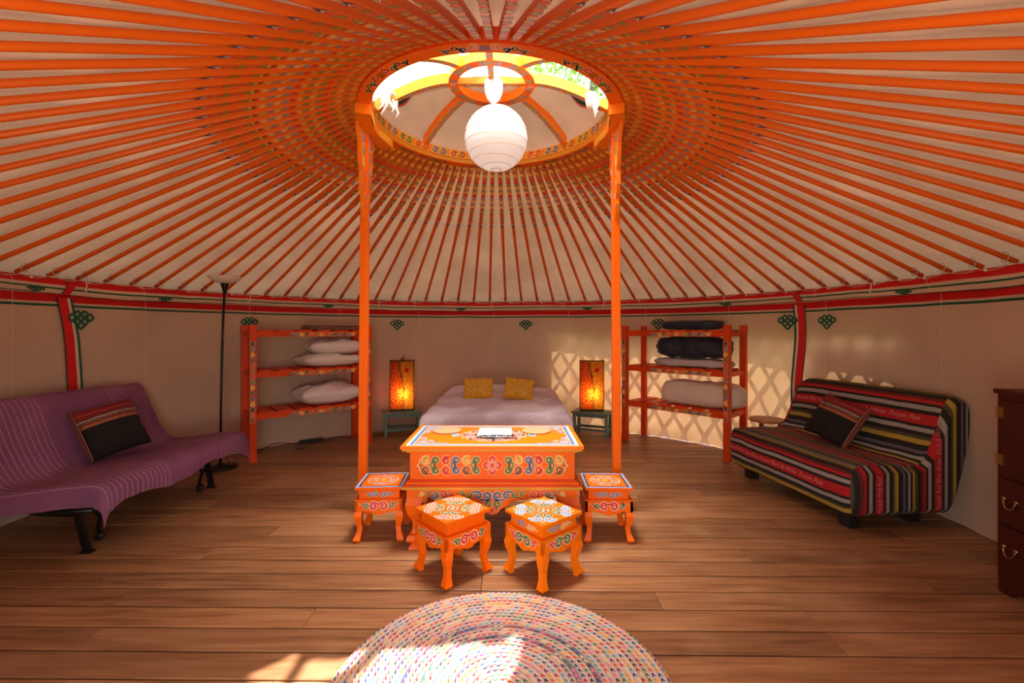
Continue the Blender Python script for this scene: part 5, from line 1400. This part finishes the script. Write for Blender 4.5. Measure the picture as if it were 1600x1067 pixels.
# thin wooden table beside the striped sofa, far end
def little_table():
    t = thing('side_table', 'small wooden side table top peeping out behind far end of the striped sofa', 'side table', (2.30, 4.10, 0), math.radians(-35))
    m = MB(); m.lathe([(0.001, 0.388), (0.145, 0.388), (0.152, 0.394), (0.152, 0.404), (0.146, 0.410), (0.001, 0.410)], (0, 0, 0), 'mat_wood', 32, False); m.build('top', t)
    for k in range(3):
        a = 2*PI*k/3; l = MB(); l.tube([(0.09*math.cos(a), 0.09*math.sin(a), 0.39), (0.13*math.cos(a), 0.13*math.sin(a), 0.0)], 0.012, 'mat_wood', 8); l.build('leg', t)
little_table()

# ------------------------------------------------------------------ cabinet at the right edge
def cabinet():
    rz = math.radians(-7.5)
    t = thing('cabinet', 'dark red wooden cabinet with brass handles at right edge of the view', 'cabinet', (2.250, 2.11, 0), rz)
    L, D, H = 0.62, 0.27, 0.93       # local: x 0..D away from the room, y 0..-L towards the viewer
    m = MB(); m.box((D/2, -L/2, 0.49), (D, L, 0.85), 'mahogany'); m.box((D/2, -L/2, H-0.008), (D+0.02, L+0.02, 0.022), 'mahogany'); m.build('body', t, bevel=0.003)
    m = MB(); m.prism([(0, 0), (0, 0.066), (L, 0.066), (L, 0), (L-0.06, 0), (L-0.09, 0.03), (0.09, 0.03), (0.06, 0)], lambda u, v, w: Vector((0.004+w, -u, v)), 0.02, 'mahogany')
    for y in (-0.03, -L+0.03): m.box((D-0.03, y, 0.033), (0.05, 0.05, 0.066), 'mahogany')
    m.build('plinth', t)
    d = MB(); d.box((-0.009, -L/2, 0.715), (0.016, L-0.05, 0.34), 'mahogany'); door = d.build('door', t, bevel=0.004)
    for z in (0.615, 0.83):
        h = MB(); h.box((-0.0185, -0.037, z), (0.003, 0.028, 0.05), 'brass'); h.tube([(-0.021, -0.024, z-0.026), (-0.021, -0.024, z+0.026)], 0.004, 'brass', 8); h.build('hinge', door)
    h = MB(); h.tube([(-0.035, -L+0.07, 0.69), (-0.035, -L+0.07, 0.74)], 0.006, 'brass', 8); h.box((-0.022, -L+0.07, 0.715), (0.016, 0.014, 0.04), 'brass'); h.build('handle', door)
    for z, hh in ((0.43, 0.20), (0.215, 0.20)):
        d = MB(); d.box((-0.009, -L/2, z), (0.016, L-0.05, hh), 'mahogany'); dr = d.build('drawer', t, bevel=0.004)
        for y in (-0.085, -L+0.085):
            h = MB(); h.tube([(-0.022 - 0.006*math.sin(q), y - 0.028*math.cos(q), z + 0.014 - 0.042*math.sin(q)) for q in [PI*k/12 for k in range(13)]], 0.004, 'brass', 8)
            for s in (-1, 1): h.lathe([(0.001, -0.008), (0.010, -0.006), (0.010, 0.006), (0.001, 0.008)], (-0.018, y + s*0.028, z+0.014), 'brass', 10)
            h.build('handle', dr, smooth=True)
cabinet()

# ------------------------------------------------------------------ floor lamp
def floor_lamp():
    t = thing('floor_lamp', 'tall black floor lamp with white bowl shade behind the purple sofa', 'floor lamp', (-2.55, 3.98, 0))
    m = MB(); m.lathe([(0.001, 0.0), (0.135, 0.0), (0.138, 0.012), (0.12, 0.022), (0.03, 0.032), (0.014, 0.05), (0.001, 0.05)], (0, 0, 0), 'black_metal', 36, False); m.build('base', t, smooth=True)
    m = MB(); m.tube([(0, 0, 0.03), (0.004, 0, 0.5), (0.012, 0, 0.9), (0.022, 0, 1.25), (0.035, 0, 1.54)], 0.0105, 'black_metal', 10)
    m.lathe([(0.011, 1.53), (0.018, 1.56), (0.032, 1.61), (0.034, 1.615), (0.001, 1.616)], (0.037, 0, 0), 'black_metal', 20); m.build('pole', t, smooth=True)
    m = MB(); m.lathe([(0.001, 1.616), (0.05, 1.618), (0.095, 1.634), (0.122, 1.656), (0.132, 1.676), (0.128, 1.676), (0.116, 1.658), (0.09, 1.64), (0.05, 1.624), (0.001, 1.622)], (0.037, 0, 0), 'lamp_glass', 40, False); m.build('lamp_shade', t, smooth=True)
    m = MB(); m.tube([(0.03, -0.01, 1.35), (0.034, -0.012, 1.2), (0.028, -0.016, 1.0), (0.02, -0.012, 0.7), (0.012, -0.014, 0.4), (0.03, -0.016, 0.15), (0.06, 0.03, 0.04)], 0.003, 'black_plastic', 6); sw = m.build('cable', t, smooth=True)
    m = MB(); m.box((0.030, -0.018, 1.10), (0.018, 0.014, 0.055), 'black_plastic'); m.build('switch', t, bevel=0.003)
floor_lamp()

# ------------------------------------------------------------------ cables and power strip on the floor under the left rack
def fl(px, py, z=0.006):
    dd = (1.2 - z)*711/(py-517); return Vector(((px-800)*dd/711, dd, z))
def cables():
    m = MB(); m.box((0, 0, 0.018), (0.24, 0.05, 0.034), 'black_plastic')
    for k in range(4): m.lathe([(0.001, 0.034), (0.017, 0.034), (0.017, 0.037), (0.001, 0.037)], (-0.08 + 0.053*k, 0, 0), 'black_metal', 14, False)
    a, b = fl(468, 693), fl(505, 688)
    tag(m.build('power_strip', bevel=0.003, loc=((a+b)/2 + Vector((0, 0, -0.006))), rotz=math.atan2((b-a).y, (b-a).x)), 'black power strip lying on the floor under the left rack', 'power strip')
    def cab(pts, lab, r=0.0045):
        P = [Vector(p) for p in pts]; out = []
        for i in range(len(P)-1):
            p0 = P[max(0, i-1)]; p1 = P[i]; p2 = P[i+1]; p3 = P[min(len(P)-1, i+2)]
            for k in range(6):
                tt = k/6; q = 0.5*((2*p1) + (p2-p0)*tt + (2*p0-5*p1+4*p2-p3)*tt*tt + (3*p1-p0-3*p2+p3)*tt**3)
                q.z = max(q.z, r); out.append(q)
        out.append(P[-1]); mm = MB(); mm.tube(out, r, 'black_plastic', 6); tag(mm.build('cable', smooth=True), lab, 'cable')
    cab([fl(378, 708), fl(400, 705), fl(415, 699, 0.04), fl(430, 693, 0.07), fl(447, 692, 0.05), fl(465, 694, 0.008)], 'black cable looping left from the power strip towards the floor lamp')
    cab([fl(508, 690), fl(522, 684, 0.03), fl(535, 682, 0.05), fl(548, 683, 0.06), fl(556, 680, 0.05), fl(566, 683, 0.006), fl(590, 681, 0.006), fl(602, 677, 0.006)], 'black cable running right from the power strip behind left roof post')
    cab([fl(460, 696, 0.02), fl(466, 701), fl(476, 700), fl(482, 694)], 'short loop of black cable beside the power strip')
cables()

# ------------------------------------------------------------------ tree outside, seen through the crown
def tree():
    t = thing('tree', 'leafy green tree outside, seen through right of the crown', 'tree', (1.75, 9.8, -0.3))
    m = MB(); m.tube([(0, 0, 0), (0.1, 0, 2.5), (-0.1, 0.1, 4.5), (0.0, 0, 6.5), (0.1, 0, 8.5)], [0.22, 0.18, 0.14, 0.10, 0.04], 'bark', 10)
    rnd = random.Random(3)
    for k in range(9):
        a = rnd.uniform(0, 2*PI); z = rnd.uniform(4.0, 7.5); m.tube([(0, 0, z), (0.8*math.cos(a), 0.8*math.sin(a), z+0.5), (1.7*math.cos(a), 1.7*math.sin(a), z+1.1)], [0.06, 0.04, 0.015], 'bark', 6)
    m.build('trunk', t)
    f = MB()
    for k in range(5200):
        while True:
            p = Vector((rnd.uniform(-1, 1), rnd.uniform(-1, 1), rnd.uniform(-1, 1)))
            if p.length < 1: break
        if fbm(p.x*2.2, p.y*2.2, p.z*2.2) < -0.12: continue
        c = Vector((p.x*1.5, p.y*1.4, 6.9 + p.z*1.9)); s = rnd.uniform(0.05, 0.10)
        u = Vector((rnd.gauss(0, 1), rnd.gauss(0, 1), rnd.gauss(0, 1))).normalized(); v = u.orthogonal().normalized()
        f.add([c - u*s, c + v*s*0.5, c + u*s, c - v*s*0.5], [(0, 1, 2, 3)], 'leaf')
    f.build('foliage', t)
tree()
